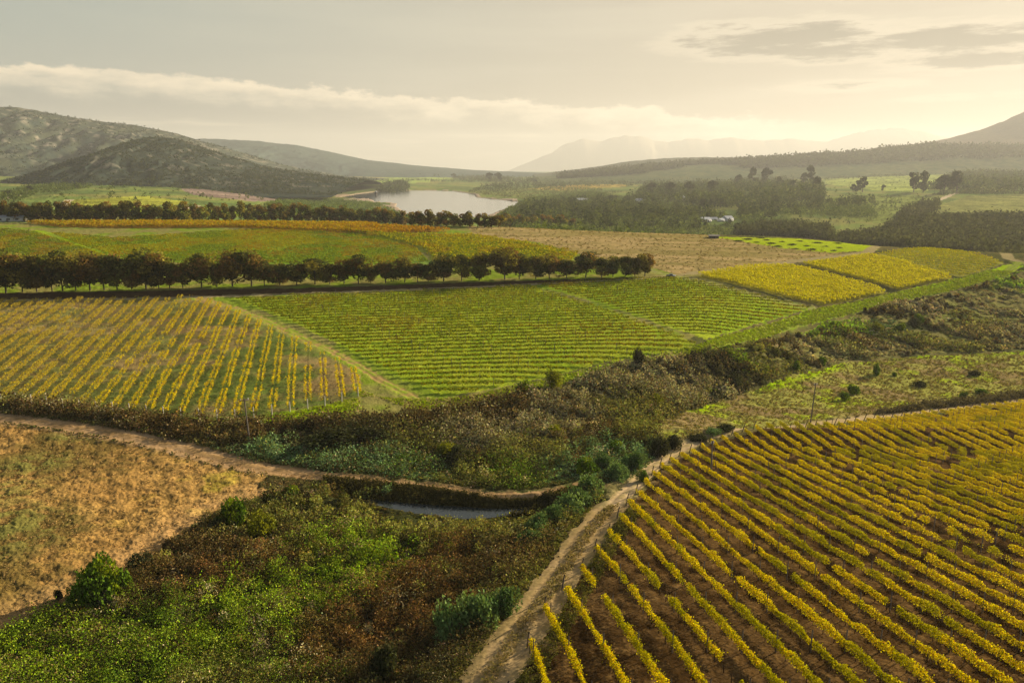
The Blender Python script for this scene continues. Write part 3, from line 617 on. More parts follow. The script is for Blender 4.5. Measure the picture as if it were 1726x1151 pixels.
# ------------------------------------------------------------------ vine rows
def rows_in(P, ang, spacing, off=0.0):
    d = np.array([sin(ang), cos(ang)]); n = np.array([cos(ang), -sin(ang)]); a = P @ n; out = []
    k0 = math.ceil((a.min() - off) / spacing); k1 = math.floor((a.max() - off) / spacing)
    for k in range(k0, k1 + 1):
        c = off + k * spacing; xs = []
        for (p, q) in zip(P, np.roll(P, -1, 0)):
            ap, aq = p @ n - c, q @ n - c
            if (ap > 0) != (aq > 0): r = p + (q - p) * ap / (ap - aq); xs.append(r @ d)
        xs.sort()
        for i in range(0, len(xs) - 1, 2):
            if xs[i + 1] - xs[i] > 5: out.append((n * c + d * xs[i], n * c + d * xs[i + 1], k))
    return out
POSTM = [mesh_np('post', *tube((0, 0, -.2), (.02, 0, 1.85), .05, .045, 6))]; POSTM[0].materials.append(M['wood'])
def vine_row(name, p, q, S, rng, label, group, cat='vine row'):
    L = float(np.hypot(*(q - p))); d = (q - p) / L; nrm = np.array([d[1], -d[0]])
    o0 = np.array([p[0], p[1], gz(*p)]); root = empty(name, o0); tag(root, label, cat, group)
    n = int(L * S['dens'])
    s = rng.uniform(0, L, n); row_seed = int(rng.integers(0, 1e6))
    pres = vnoise(s / 1.6, np.full(n, row_seed * .37), 5)             # vine by vine
    patch = fbm((p[0] + d[0] * s) / 9, (p[1] + d[1] * s) / 9, 3, 19)
    keep = rng.uniform(0, 1, n) < np.clip((pres * .5 + patch * .7 - S['gap']) * 4.0, 0.0, 1)
    gapn = vnoise(s / 2.3, np.full(n, row_seed * .11 + 7), 9); keep &= gapn > S.get('hole', .14)
    s = s[keep]; n = len(s); pres = pres[keep]; patch = patch[keep]
    if n < 4: s = rng.uniform(0, L, 6); n = 6; pres = np.full(6, .5); patch = pres
    hh = S['h'] * (.55 + .6 * pres + .35 * vnoise(s / 0.7, np.full(n, row_seed * .53), 8))
    zc = rng.beta(2.2, 1.6, n); lat = (rng.normal(0, 1, n) * np.where(rng.uniform(size=n) < .2, 1.9, .9) + S.get('split', 0) * rng.choice([-1, 1], n)) * S['w'] * (.6 + .6 * pres) * np.sqrt(np.clip(1.2 - np.abs(zc - .5) * 1.2, .2, 1))
    X = p[0] + d[0] * s + nrm[0] * lat; Y = p[1] + d[1] * s + nrm[1] * lat
    wob = (vnoise(s / 14, np.full(n, row_seed * .7), 3) - .5) * .35; X += nrm[0] * wob; Y += nrm[1] * wob
    Z = tz(X, Y) + S['z0'] + zc * hh
    col = S['col'](X, Y, pres, patch, rng, n)
    V, F = leaf_quads(np.c_[X, Y, Z] - o0, S['leaf'] * rng.uniform(.6, 1.35, n), rng, .15); cv = np.repeat(col, 4, 0)
    if S.get('stems'):
        ss = np.arange(.6, L, S['stems']); ss = ss + rng.uniform(-.2, .2, len(ss)); x = p[0] + d[0] * ss; y = p[1] + d[1] * ss; z = tz(x, y); w = S.get('sw', .05)
        V2, F2 = boxes([(xx - o0[0], yy - o0[1], zz - o0[2] + (S['z0'] + .3) / 2, w, w, S['z0'] + .3, .5) for xx, yy, zz in zip(x, y, z)])
        V, F = join([(V, F), (V2, F2)]); cv = np.vstack([cv, np.tile([.07, .05, .035], (len(V2), 1))])
    link('vines', mesh_np('vines', V, F, cv), M['vine'], root)
    if S.get('posts'):
        ss = np.arange(S['posts'], L - 1, S['posts'])
        for t_ in ss:
            x = p[0] + d[0] * t_; y = p[1] + d[1] * t_; link('post', POSTM[0], None, root, (x - o0[0], y - o0[1], gz(x, y) - o0[2]))
    if S.get('end'):
        e = S['end']; pe = q if e > 0 else p; dd = d * (1 if e > 0 else -1)
        base = np.array([pe[0] + dd[0] * .9, pe[1] + dd[1] * .9]); top = np.array([pe[0] - dd[0] * S.get('lean', .0), pe[1] - dd[1] * S.get('lean', .0)])
        r = S.get('er', .07); b3 = np.array([*base, gz(*base) - .1]) - o0; t3 = np.array([*(base + (top - base) * S.get('leanf', 0)), gz(*base) + S.get('eh', 1.7)]) - o0
        parts = [tube(b3, t3, r, r * .9, 6)]
        if S.get('stay'): parts.append(tube(b3 + np.array([dd[0] * 1.3, dd[1] * 1.3, 0]), t3, r * .5, r * .5, 5))
        link('end_post', mesh_np('end_post', *join(parts)), M[S.get('emat', 'wood')], root)
    return root
def cpick(rng, n, cols, ws):
    return np.array(cols)[rng.choice(len(cols), n, p=np.array(ws) / sum(ws))] * rng.uniform(.7, 1.25, (n, 1))
def c_gold(X, Y, pres, patch, rng, n):
    c = cpick(rng, n, [(.72, .585, .035), (.57, .49, .04), (.35, .35, .045), (.46, .25, .03), (.14, .105, .03)], [4, 3, 1.8, .9, 1.6])
    g = sstep(fbm(X / 5, Y / 5, 3, 101), .52, .66); return mixc(c, A(.26, .26, .035) * rng.uniform(.7, 1.2, (n, 1)), g * .65)
def c_yel(X, Y, pres, patch, rng, n): return cpick(rng, n, [(.54, .48, .03), (.46, .43, .035), (.35, .36, .035), (.46, .34, .03)], [5, 4, 2, .6])
def c_leftf(X, Y, pres, patch, rng, n):
    c = cpick(rng, n, [(.70, .56, .06), (.52, .32, .07), (.30, .22, .09), (.40, .40, .06)], [3.2, 1.2, 1.6, 2])
    return mixc(c, A(.36, .28, .11) * rng.uniform(.7, 1.2, (n, 1)), (1 - sstep(X, -110, -50)) * .6)
def c_green(X, Y, pres, patch, rng, n):
    c = cpick(rng, n, [(.19, .21, .03), (.32, .30, .035), (.08, .095, .02), (.28, .19, .04)], [4, 3, 3, .6])
    r = sstep(fbm(X / 14, Y / 8, 3, 131), .60, .70); return mixc(c, A(.30, .15, .045) * rng.uniform(.7, 1.2, (n, 1)), r * .3)
def c_green2(X, Y, pres, patch, rng, n):
    c = cpick(rng, n, [(.20, .25, .045), (.28, .28, .05), (.12, .15, .035)], [4, 2, 2]); g = sstep(fbm(X / 20, Y / 20, 3, 141), .5, .65)
    c = mixc(c, A(.42, .33, .05) * rng.uniform(.7, 1.2, (n, 1)), g * .6); return mixc(c, A(.34, .20, .05) * rng.uniform(.7, 1.2, (n, 1)), sstep(fbm(X / 9, Y / 9, 3, 151), .54, .64) * .6)
def c_ochre(X, Y, pres, patch, rng, n):
    c = cpick(rng, n, [(.36, .24, .04), (.32, .19, .04), (.32, .29, .05)], [4, 2, 3]); return mixc(c, A(.38, .19, .05) * rng.uniform(.7, 1.2, (n, 1)), sstep(X, -110, -20) * .6)
def c_limey(X, Y, pres, patch, rng, n): return cpick(rng, n, [(.36, .34, .05), (.28, .30, .05), (.45, .36, .05)], [3, 3, 2])
ANG1 = math.atan2(-.1385, 1); ANG2 = math.atan2(-.247, 1)
def seg_ang(a, b): 
    p, q = hit(*a), hit(*b); return math.atan2(q[0] - p[0], q[1] - p[1])
FIELDS = [
 dict(nm='vine_near', ang=ANG1, sp=2.5, off=1.15, st=dict(dens=400, leaf=.095, h=.78, z0=.36, w=.115, gap=.24, hole=.12, col=c_gold, stems=1.5, sw=.05, posts=7, end=1, leanf=.45, lean=1.2, er=.08, eh=1.8), lab='trellised vine row with golden autumn leaves on dark soil', grp='golden vine rows of the near vineyard'),
 dict(nm='vine_left', ang=ANG2, sp=3.0, off=0, st=dict(dens=84, leaf=.17, h=.75, z0=.4, w=.13, split=4.0, gap=.36, hole=.14, col=c_leftf, stems=2.2, end=-1, eh=1.9, er=.09, emat='pale'), lab='thinning vine row with yellow and rusty leaves running up the slope', grp='yellowing vine rows of the left vineyard'),
 dict(nm='vine_mid', ang=seg_ang((560, 540), (1000, 528)), sp=3.0, off=0, st=dict(dens=44, leaf=.24, h=.62, z0=.25, w=.20, gap=.12, hole=.06, col=c_green, posts=14), lab='green vine row running across the wide middle vineyard', grp='green vine rows of the middle vineyard'),
 dict(nm='vine_mid2', ang=seg_ang((1000, 500), (1200, 492)), sp=3.0, off=0, st=dict(dens=40, leaf=.26, h=.62, z0=.25, w=.20, gap=.12, hole=.06, col=c_green, posts=16), lab='green vine row right of the diagonal grass lane', grp='green vine rows beside the diagonal lane'),
 dict(nm='vine_yel', ang=seg_ang((1200, 474), (1380, 515)), sp=2.6, off=0, st=dict(dens=62, leaf=.27, h=1.1, z0=.4, w=.45, gap=.05, hole=.03, col=c_yel), lab='dense bright yellow vine row in the block beside the track junction', grp='yellow vine rows of the first bright block'),
 dict(nm='vine_yel2', ang=seg_ang((1352, 448), (1508, 490)), sp=2.6, off=0, st=dict(dens=56, leaf=.28, h=1.1, z0=.4, w=.45, gap=.05, hole=.03, col=c_yel), lab='dense bright yellow vine row in the block behind the narrow dark gap', grp='yellow vine rows of the second bright block'),
 dict(nm='vine_far_green', ang=seg_ang((1500, 436), (1660, 452)), sp=3.2, off=0, st=dict(dens=24, leaf=.34, h=.5, z0=.35, w=.25, gap=.1, hole=.05, col=c_limey), lab='pale green vine row at the far right tip of the plateau', grp='pale green vine rows at the plateau tip'),
 dict(nm='vine_upper', ang=seg_ang((300, 430), (620, 428)), sp=3.0, off=0, st=dict(dens=20, leaf=.36, h=.5, z0=.35, w=.25, gap=.16, hole=.08, col=c_green2), lab='green vine row between the two rows of trees', grp='green vine rows between the tree rows'),
 dict(nm='vine_upper_left', ang=seg_ang((0, 430), (150, 430)), sp=3.0, off=0, st=dict(dens=20, leaf=.36, h=.5, z0=.35, w=.25, gap=.16, hole=.08, col=c_green2), lab='dark green vine row left of the bright grass lane', grp='dark green vine rows at the upper left'),
 dict(nm='vine_ochre', ang=seg_ang((100, 380), (600, 381)), sp=2.6, off=0, st=dict(dens=16, leaf=.6, h=1.4, z0=.4, w=.5, gap=.05, hole=.03, col=c_ochre), lab='orange ochre vine row in front of the far tree row', grp='ochre vine rows below the far trees'),
 dict(nm='vine_upper_right', ang=seg_ang((620, 396), (960, 436)), sp=2.8, off=0, st=dict(dens=16, leaf=.55, h=1.2, z0=.4, w=.42, gap=.1, hole=.05, col=lambda *a: np.where((a[4].uniform(size=(a[5], 1)) < .5), c_yel(*a) * .7, c_green2(*a))), lab='olive yellow vine row bordering the tan stubble field', grp='olive vine rows beside the stubble field'),
]
nrow = 0
ORD = 'first second third fourth fifth sixth seventh eighth ninth tenth eleventh twelfth thirteenth fourteenth fifteenth sixteenth seventeenth eighteenth nineteenth twentieth'.split()
def proj(x, y, z):
    zc = y * cos(PITCH) + (CAM_H - z) * sin(PITCH); yc = (CAM_H - z) * cos(PITCH) - y * sin(PITCH); return CU + FPX * x / zc, CV + FPX * yc / zc
def seen(p, q):
    for t in np.linspace(0, 1, 15):
        c = p + (q - p) * t; u, v = proj(c[0], c[1], gz(*c) + .8)
        if 0 < u < 1726 and v < 1151: return True
    return False
ENDS = {  # name: (short description, where the count starts with k rising, where it starts with k falling)
 'vine_near': ('golden vine row', 'counted from the dirt road at the vineyard corner', 'counted from the far right end beside the meadow'),
 'vine_left': ('yellowing vine row on the left slope', None, 'counted from the diagonal dirt track'),
 'vine_mid': ('green vine row of the middle vineyard', 'counted from the bright verge above the scrub', 'counted from the road below the trees'),
 'vine_mid2': ('green vine row right of the diagonal lane', 'counted from the lower verge', 'counted from the road near the pickup'),
 'vine_yel': ('bright yellow vine row', 'counted from the grassy track at its left', 'counted from the dark gap between the yellow blocks'),
 'vine_yel2': ('bright yellow vine row', 'counted from the dark gap behind the first yellow block', 'counted from the paler block at the tip'),
}
for f in FIELDS:
    rng = np.random.default_rng(abs(hash(f['nm'])) % 1000 if False else sum(map(ord, f['nm'])))
    segs = rows_in(PL[f['nm']], f['ang'], f['sp'], f['off'])
    segs = [t for t in segs if t[0][1] < 430 and t[1][1] < 430]
    if f['nm'] in ('vine_mid', 'vine_mid2', 'vine_yel', 'vine_yel2'): segs.sort(key=lambda t: t[0][1] + t[1][1] if 'mid' in f['nm'] else t[2])
    if 'yel' in f['nm'] and len(segs) > 1 and segs[0][0][0] + segs[0][0][1] * 0 > segs[-1][0][0]: segs.reverse()
    vis = [i for i, t in enumerate(segs) if seen(t[0], t[1])]; labs = {}
    if f['nm'] in ENDS:
        ds, ea, eb = ENDS[f['nm']]; half = len(vis) // 2
        if ea:
            for n_, i in enumerate(vis[:min(20, half)]): labs[i] = ORD[n_] + ' ' + ds + ' ' + ea
        if eb:
            for n_, i in enumerate(vis[::-1][:min(20, len(vis) if not ea else half)]): labs[i] = ORD[n_] + ' ' + ds + ' ' + eb
    for i, (p, q, k) in enumerate(segs):
        vine_row('vine_row', p, q, f['st'], rng, labs.get(i, f['lab']), f['grp']); nrow += 1
    print('FIELD', f['nm'], len(segs))

# ------------------------------------------------------------------ scattered growth (masses nobody could count)
def sample_poly(P, n, rng, power=0.0):
    out = []
    lo = P.min(0); hi = P.max(0); tot = 0
    while tot < n:
        c = rng.uniform(lo, hi, (n * 3, 2))
        if power: c = c[rng.uniform(0, 1, len(c)) < (lo[1] / c[:, 1]) ** power]
        c = c[inpoly(c[:, 0], c[:, 1], P)]; out.append(c); tot += len(c)
        if len(c) == 0: break
    return np.vstack(out)[:n]
def dome_mass(pts, rad, hgt, k, leaf, colfn, rng, lift=.0, zfn=None):
    """k leaf clumps over each plant at pts; rad, hgt arrays"""
    n = len(pts); idx = np.repeat(np.arange(n), k); m = len(idx)
    d = rng.normal(size=(m, 3)); d[:, 2] = np.abs(d[:, 2]); d /= np.linalg.norm(d, axis=1)[:, None]
    r = rng.uniform(.55, 1.05, m) ** .7
    lump = 1 + .35 * np.sin(d[:, 0] * 5 + idx) * np.cos(d[:, 1] * 6 + idx * 1.7)
    X = pts[idx, 0] + d[:, 0] * r * rad[idx] * lump; Y = pts[idx, 1] + d[:, 1] * r * rad[idx] * lump
    Z = (zfn or tz)(pts[:, 0], pts[:, 1])[idx] + lift + d[:, 2] * r * hgt[idx] * lump
    V, F = leaf_quads(np.c_[X, Y, Z], leaf[idx] * rng.uniform(.6, 1.4, m), rng, .1)
    return V, F, np.repeat(colfn(pts, idx, d, rng), 4, 0)
ANCH = []
def anchors(lst):
    return np.array([(*hit(u, v), *c, w) for (u, v, c, w) in lst])
G1, G2 = (.155, .20, .04), (.10, .14, .03); RD, BR = (.115, .07, .032), (.09, .065, .03); BG = (.12, .17, .08); GY = (.23, .205, .12); OL = (.15, .145, .05); DK = (.055, .05, .025)
AN = anchors([
 (40, 1130, G1, 1.4), (150, 1080, G1, 1), (250, 1040, G2, 1), (330, 1100, G1, 1), (60, 1180, G1, 1), (420, 1010, G1, 1), (500, 1000, G1, 1), (590, 970, G1, 1), (640, 930, G1, 1.2), (560, 900, G1, .8), (470, 900, OL, 1), (560, 850, OL, 1), (660, 870, OL, 1), (700, 900, OL, .8),
 (330, 980, RD, 1), (270, 1000, BR, 1), (380, 950, BR, 1), (300, 930, BR, 1), (430, 940, RD, .8), (700, 980, RD, 1), (760, 930, RD, 1), (830, 900, OL, 1.0), (860, 950, BR, 1), (650, 1050, RD, 1.2), (560, 1100, RD, 1), (700, 1110, BR, 1), (750, 1120, DK, .8), (800, 990, BR, 1), (480, 1130, G2, .8), (880, 870, OL, .8), (900, 980, OL, .8), (250, 1140, G2, .8), (390, 1150, OL, .8),
 (480, 765, BG, 1.5), (560, 770, BG, 1.5), (640, 785, BG, 1.2), (700, 795, BG, .8), (690, 790, G2, .8), (540, 735, DK, 1.2), (620, 740, DK, 1), (450, 720, BR, 1), (560, 715, BR, 1), (700, 705, BR, 1), (300, 722, BR, 1.5), (150, 700, BR, 1.5), (0, 685, BR, 1.5), (-150, 675, BR, 1),
 (760, 770, DK, .8), (700, 745, OL, 1), (780, 740, GY, .9), (900, 720, GY, 1), (850, 690, BR, .8), (950, 690, GY, 1), (1000, 660, GY, 1), (1100, 640, GY, 1), (1050, 690, OL, 1), (1090, 720, OL, .9), (1000, 740, BR, .8), (900, 770, OL, 1), (980, 790, BG, 1), (1050, 770, BG, 1.4), (850, 800, G2, .8), (800, 805, OL, .8), (1060, 740, OL, .8),
 (1150, 630, GY, 1), (1220, 620, DK, 1), (1250, 600, G1, .8), (1300, 570, BR, 1), (1390, 545, (.20, .28, .05), 1), (1430, 555, (.18, .26, .05), 1), (1350, 590, GY, 1), (1300, 620, OL, .9), (1450, 570, BR, 1), (1500, 590, GY, 1), (1480, 530, BR, 1), (1560, 520, (.30, .26, .16), 1.1), (1620, 540, OL, 1), (1680, 500, GY, 1), (1700, 480, (.24, .3, .07), .6), (1650, 560, (.2, .17, .08), 1), (1700, 570, GY, 1), (1500, 545, BG, .8), (1600, 500, GY, 1), (1640, 480, BR, .8), (1550, 570, OL, 1), (1200, 660, GY, 1), (1240, 640, DK, .7), (1280, 600, OL, 1)])
def scrub_col(pts, idx, d, rng):
    x, y = pts[:, 0] + rng.normal(0, 1.6, len(pts)), pts[:, 1] + rng.normal(0, 1.6, len(pts))
    W = np.zeros(len(pts)); Cc = np.zeros((len(pts), 3))
    best = np.full(len(pts), 1e18); bc = np.zeros((len(pts), 3))
    for (ax, ay, r, g, b, w) in AN:
        q = ((x - ax) ** 2 + (y - ay) ** 2) / (w * (1 + (ay / 100)) ** 2) + .5
        ww = q ** -2.2; W += ww; Cc += ww[:, None] * np.array([r, g, b])
        k = q < best; best[k] = q[k]; bc[k] = (r, g, b)
    c = .6 * Cc / W[:, None] + .4 * bc
    odd = rng.uniform(size=len(pts)); c[odd < .10] = BR; c[(odd > .10) & (odd < .17)] = DK; c[(odd > .17) & (odd < .22)] = OL
    c[odd > .97] = (.26, .22, .13)
    c = c * 1.25 * rng.uniform(.35, 1.7, (len(pts), 1))
    return np.clip(c[idx] * rng.uniform(.55, 1.5, (len(idx), 1)) * (1 + rng.normal(0, .08, (len(idx), 3))), 0, 1)
def stuff(name, parts, mat, label, cat):
    V, F = join([(a, b) for a, b, c in parts]); c = np.vstack([c for a, b, c in parts])
    o = link(name, mesh_np(name, V, F, c), M[mat]); tag(o, label, cat, kind='stuff'); return o
def near_road(P, R, w):
    d, _, _ = line_dist(P[:, 0], P[:, 1], R, 15); return d < w
def build_scrub():
    rng = np.random.default_rng(3); parts = []
    # low scrub: dense plants, height follows a lumpy noise so hollows stay dark
    P = sample_poly(PL['scrub_low'], 11000, rng, 1.5); P = P[~near_road(P, R1, 2.9) & ~near_road(P, R2, 1.9) & ~inpoly(P[:, 0], P[:, 1], grow(POND, .5))]
    hN = fbm(P[:, 0] / 5, P[:, 1] / 5, 3, 201); dpd, _, _ = line_dist(P[:, 0], P[:, 1], np.vstack([POND, POND[:1]]), 8); h = .25 + 1.6 * sstep(hN, .35, .75) * RNG.uniform(.6, 1.2, len(P)); h *= .12 + .88 * sstep(dpd, 2, 8); r = h * rng.uniform(.5, .9, len(P)) + .2
    sc_ = np.clip(P[:, 1] / 60, .8, 2); parts.append(dome_mass(P, r, h, 30, .135 * sc_, scrub_col, rng))
    B = sample_poly(PL['scrub_low'], 1900, rng, 1.0); B = B[~near_road(B, R1, 4.2) & ~near_road(B, R2, 3) & ~inpoly(B[:, 0], B[:, 1], grow(POND, 4.5))]; B = B[fbm(B[:, 0] / 9, B[:, 1] / 9, 3, 301) > .40]
    hb = rng.uniform(.7, 2.2, len(B)); parts.append(dome_mass(B, hb * rng.uniform(.45, .8, len(B)), hb, 190, .125 * np.clip(B[:, 1] / 60, .8, 2), scrub_col, rng))
    o1 = stuff('undergrowth', parts, 'leaf', 'tangled green and rust brown scrub filling the hollow below the pond', 'undergrowth')
    parts = []
    P = sample_poly(PL['scrub_valley'], 20000, rng, 1.6); P = P[~near_road(P, R2, 2.2) & ~near_road(P, R1b, 1.6)]
    hN = fbm(P[:, 0] / 9, P[:, 1] / 7, 3, 221); h = .3 + 2.2 * sstep(hN, .38, .72) * rng.uniform(.6, 1.2, len(P)); r = h * rng.uniform(.5, .9, len(P)) + .35
    # open grassy patches on the right side of the valley
    op = sstep(fbm(P[:, 0] / 25, P[:, 1] / 18, 3, 231), .38, .55) * sstep(P[:, 0], 35, 80); h *= 1 - .85 * op; kp = rng.uniform(size=len(P)) > op * .75; P = P[kp]; h = h[kp]; r = r[kp]
    sc_ = P[:, 1] / 60; parts.append(dome_mass(P, r, h, 22, .12 * sc_, scrub_col, rng))
    B = sample_poly(PL['scrub_valley'], 3600, rng, 1.2); B = B[~near_road(B, R2, 4) & ~near_road(B, R1b, 3)]; B = B[fbm(B[:, 0] / 14, B[:, 1] / 11, 3, 311) > .42 + .14 * sstep(B[:, 0], 35, 80)]
    hb = rng.uniform(1.0, 2.6, len(B)) * (1 - .45 * sstep(B[:, 0], 40, 90)); parts.append(dome_mass(B, hb * rng.uniform(.45, .85, len(B)), hb, 100, .12 * B[:, 1] / 60, scrub_col, rng))
    stuff('undergrowth', parts, 'leaf', 'brown and grey green bushes carpeting the stream valley between the vineyards', 'undergrowth')
    # grass and reeds: tufts on verges and field edges
    parts = []
    def tuft_col(a, b):
        def f(pts, idx, d, rng):
            t = rng.uniform(size=(len(pts), 1)); c = np.array(a) * (1 - t) + np.array(b) * t
            return np.clip(c[idx] * rng.uniform(.6, 1.4, (len(idx), 1)), 0, 1)
        return f
    for nm, n, a, b, hh in (('verge', 7000, (.30, .38, .06), (.34, .35, .09), .16), ('meadow', 9000, (.26, .25, .08), (.20, .14, .07), .3), ('stubble', 4000, (.33, .26, .13), (.29, .23, .11), .08), ('brown', 6000, (.34, .22, .11), (.16, .13, .06), .14)):
        P = sample_poly(PL[nm], n, rng, 1.5)
        if nm == 'verge': P = P[P[:, 1] < 300]
        parts.append(dome_mass(P, rng.uniform(.15, .5, len(P)), rng.uniform(.3, 1, len(P)) * hh, 5, .10 * P[:, 1] / 60, tuft_col(a, b), rng))
    stuff('grass', parts, 'leaf', 'tufts of grass and dry weeds on the verges, the meadow and the fallow field', 'grass')
    # shoulder weeds along R1
    parts = []
    for R, w0, w1, n, a, b in ((R1, 2.4, 4.2, 3500, (.20, .17, .06), (.12, .13, .04)), (R1, .0, .7, 900, (.22, .19, .07), (.3, .22, .12)), (R2, 1.9, 3.4, 5000, (.14, .12, .05), (.10, .11, .04))):
        seg = rng.integers(0, len(R) - 1, n); f = rng.uniform(size=n); p = R[seg] + (R[seg + 1] - R[seg]) * f[:, None]; dd = (R[seg + 1] - R[seg]); dd = dd / np.linalg.norm(dd, axis=1)[:, None]
        off = rng.uniform(w0, w1, n) * rng.choice([-1, 1], n); P = p + np.c_[dd[:, 1], -dd[:, 0]] * off[:, None]
        P = P[(P[:, 1] > 30) & ~inpoly(P[:, 0], P[:, 1], POND)]; P = P[~inpoly(P[:, 0], P[:, 1], PL['brown']) | (rng.uniform(size=len(P)) < .08)]
        parts.append(dome_mass(P, rng.uniform(.1, .4, len(P)), rng.uniform(.08, .4, len(P)), 8, .11 * np.clip(P[:, 1] / 60, .8, 3), tuft_col(a, b), rng))
    # reeds on the pond bank
    Pn = []
    for a, b in zip(POND, np.roll(POND, -1, 0)):
        n = int(np.hypot(*(b - a)) * 22); f = rng.uniform(size=(n, 1)); Pn.append(a + (b - a) * f + rng.normal(0, .35, (n, 2)))
    Pn = grow(np.vstack(Pn), .25); parts.append(dome_mass(Pn, rng.uniform(.1, .3, len(Pn)), rng.uniform(.3, 1.3, len(Pn)) * (.15 + .85 * sstep(Pn[:, 1], 96.5, 99)), 8, np.full(len(Pn), .14), tuft_col((.12, .11, .04), (.20, .16, .06)), rng))
    BK = hits([(545, 804), (640, 814), (740, 828), (808, 836), (845, 839), (913, 835), (955, 827), (965, 838), (905, 856), (850, 858), (780, 856), (700, 850), (640, 844), (545, 832)]); P = sample_poly(BK, 4800, rng); P = P[~inpoly(P[:, 0], P[:, 1], POND) & ~near_road(P, R2, .9)]
    parts.append(dome_mass(P, rng.uniform(.15, .4, len(P)), rng.uniform(.3, .9, len(P)), 14, np.full(len(P), .17), tuft_col((.05, .045, .02), (.10, .085, .03)), rng))
    stuff('roadside_weeds', parts, 'leaf', 'dry weeds and reeds edging the dirt tracks and the pond', 'weeds')
build_scrub()

HS = np.array([hit(u_, v_, 430) for u_, v_ in ((1190, 378), (1203, 375), (1228, 376), (1216, 377), (1078, 345), (978, 342), (1118, 340), (1150, 338))])
def woods(name, polys, n, hr, k, leafs, ca, cb, label, ymin=430, pine=False, lift=.2, zfn=None, cat='woodland'):
    rng = np.random.default_rng(sum(map(ord, label))); parts = []
    for pl, cnt in zip(polys, n):
        P = hits(pl, ymin, 25) if ymin else pl; P = sample_poly(P, cnt, rng)
        for hx_, hy_ in HS: P = P[~((np.abs(P[:, 0] - hx_) < 7) & (P[:, 1] > hy_ - 55) & (P[:, 1] < hy_ + 14))]
        h = rng.uniform(hr[0], hr[1], len(P)) * (.7 + .6 * fbm(P[:, 0] / 60, P[:, 1] / 60, 2, 7)); r = h * rng.uniform(.3, .5, len(P)) * (.6 if pine else 1)
        def cf(pts, idx, d, rng):
            t = rng.uniform(size=(len(pts), 1)); c = (np.array(ca) * (1 - t) + np.array(cb) * t) * rng.uniform(.75, 1.25, (len(pts), 1)); return c[idx] * rng.uniform(.6, 1.4, (len(idx), 1))
        parts.append(dome_mass(P, r, h * (1 - lift), k, h * leafs, cf, rng, 0, (lambda x, y: tz(x, y) + lift * 6) if zfn is None else zfn))
    return stuff(name, parts, 'dark', label, cat)
D1, D2 = (.045, .058, .025), (.08, .09, .038)
woods('woodland', [[(1400, 412), (1480, 398), (1512, 384), (1560, 374), (1640, 374), (1780, 374), (1780, 470), (1640, 440), (1480, 425), (1380, 418)], [(1508, 378), (1520, 360), (1560, 346), (1580, 346), (1582, 356), (1545, 370)], [(1240, 392), (1300, 386), (1400, 396), (1400, 410), (1240, 402)]], [5200, 260, 700], (7, 12), 40, .15, (.045, .05, .025), (.065, .065, .032),
      'dark dense plantation below the far right end of the vineyards')
woods('woodland', [[(1060, 345), (1085, 322), (1150, 318), (1250, 312), (1385, 318), (1388, 345), (1330, 345), (1250, 352), (1180, 350)]], [900], (14, 24), 60, .13, D1, D2, 'tall grove of dark trees around the farmsteads beyond the plateau')
woods('woodland', [[(1560, 322), (1600, 300), (1660, 295), (1780, 295), (1780, 325), (1640, 324)]], [700], (14, 22), 36, .16, D1, D2, 'hazy grove of tall trees at the right beyond the small fields')
woods('woodland', [[(1560, 276), (1600, 270), (1700, 264), (1700, 272), (1640, 278), (1565, 281)]], [420], (22, 34), 24, .2, D1, D2, 'distant square plantation on the right hillside')
woods('woodland', [[(636, 321), (650, 313), (685, 311), (690, 319), (660, 324)]], [260], (12, 18), 34, .18, D1, D2, 'small dark wood on the far shore of the lake')
woods('woodland', [[(760, 300), (800, 298), (870, 302), (960, 306), (1100, 304), (1200, 308), (1300, 300), (1430, 292), (1440, 296), (1300, 308), (1150, 314), (1000, 316), (900, 318), (820, 325), (800, 320), (840, 310), (765, 303)]], [1500], (9, 16), 18, .2, D1, D2, 'thin belts of dark trees stretching across the far valley floor')
woods('woodland', [[(430, 279), (520, 286), (640, 290), (750, 296), (750, 300), (640, 296), (520, 292), (430, 286)]], [900], (14, 22), 12, .24, D1, D2, 'straight dark tree belt at the foot of the left ridge')
woods('shrubland', [[(470, 342), (560, 338), (640, 350), (672, 358), (690, 370), (760, 374), (600, 372), (520, 366), (440, 350)], [(430, 314), (500, 312), (545, 322), (550, 330), (500, 332)]], [4200, 900], (2.5, 6), 12, .24, (.08, .11, .04), (.14, .17, .06), 'bushy green slope between the far tree row and the lake', cat='shrubland')
woods('shrubland', [[(835, 368), (860, 352), (900, 335), (1000, 325), (1060, 335), (1160, 352), (1240, 372), (1300, 362), (1240, 395), (1240, 420), (1100, 410), (960, 400), (860, 385)]], [9000], (2.5, 7), 16, .22, (.065, .085, .035), (.12, .14, .05), 'thick green bush around the houses right of the lake', cat='shrubland')
woods('shrubland', [[(790, 325), (800, 318), (900, 318), (1000, 318), (1060, 325), (1000, 330), (900, 340), (885, 341), (860, 336), (810, 332)]], [1500], (2.5, 6), 16, .24, (.07, .085, .035), (.12, .13, .055), 'dark scrub on the headland that juts into the lake', cat='shrubland')
woods('shrubland', [[(0, 332), (40, 318), (130, 308), (180, 306), (150, 318), (60, 330), (30, 342), (0, 345)], [(1270, 370), (1330, 362), (1480, 372), (1470, 352), (1380, 345), (1300, 350), (1240, 362)]], [900, 1000], (3, 7), 12, .24, (.07, .09, .035), (.11, .13, .05), 'scattered dark bushes on the open slopes beyond the plateau', cat='shrubland')
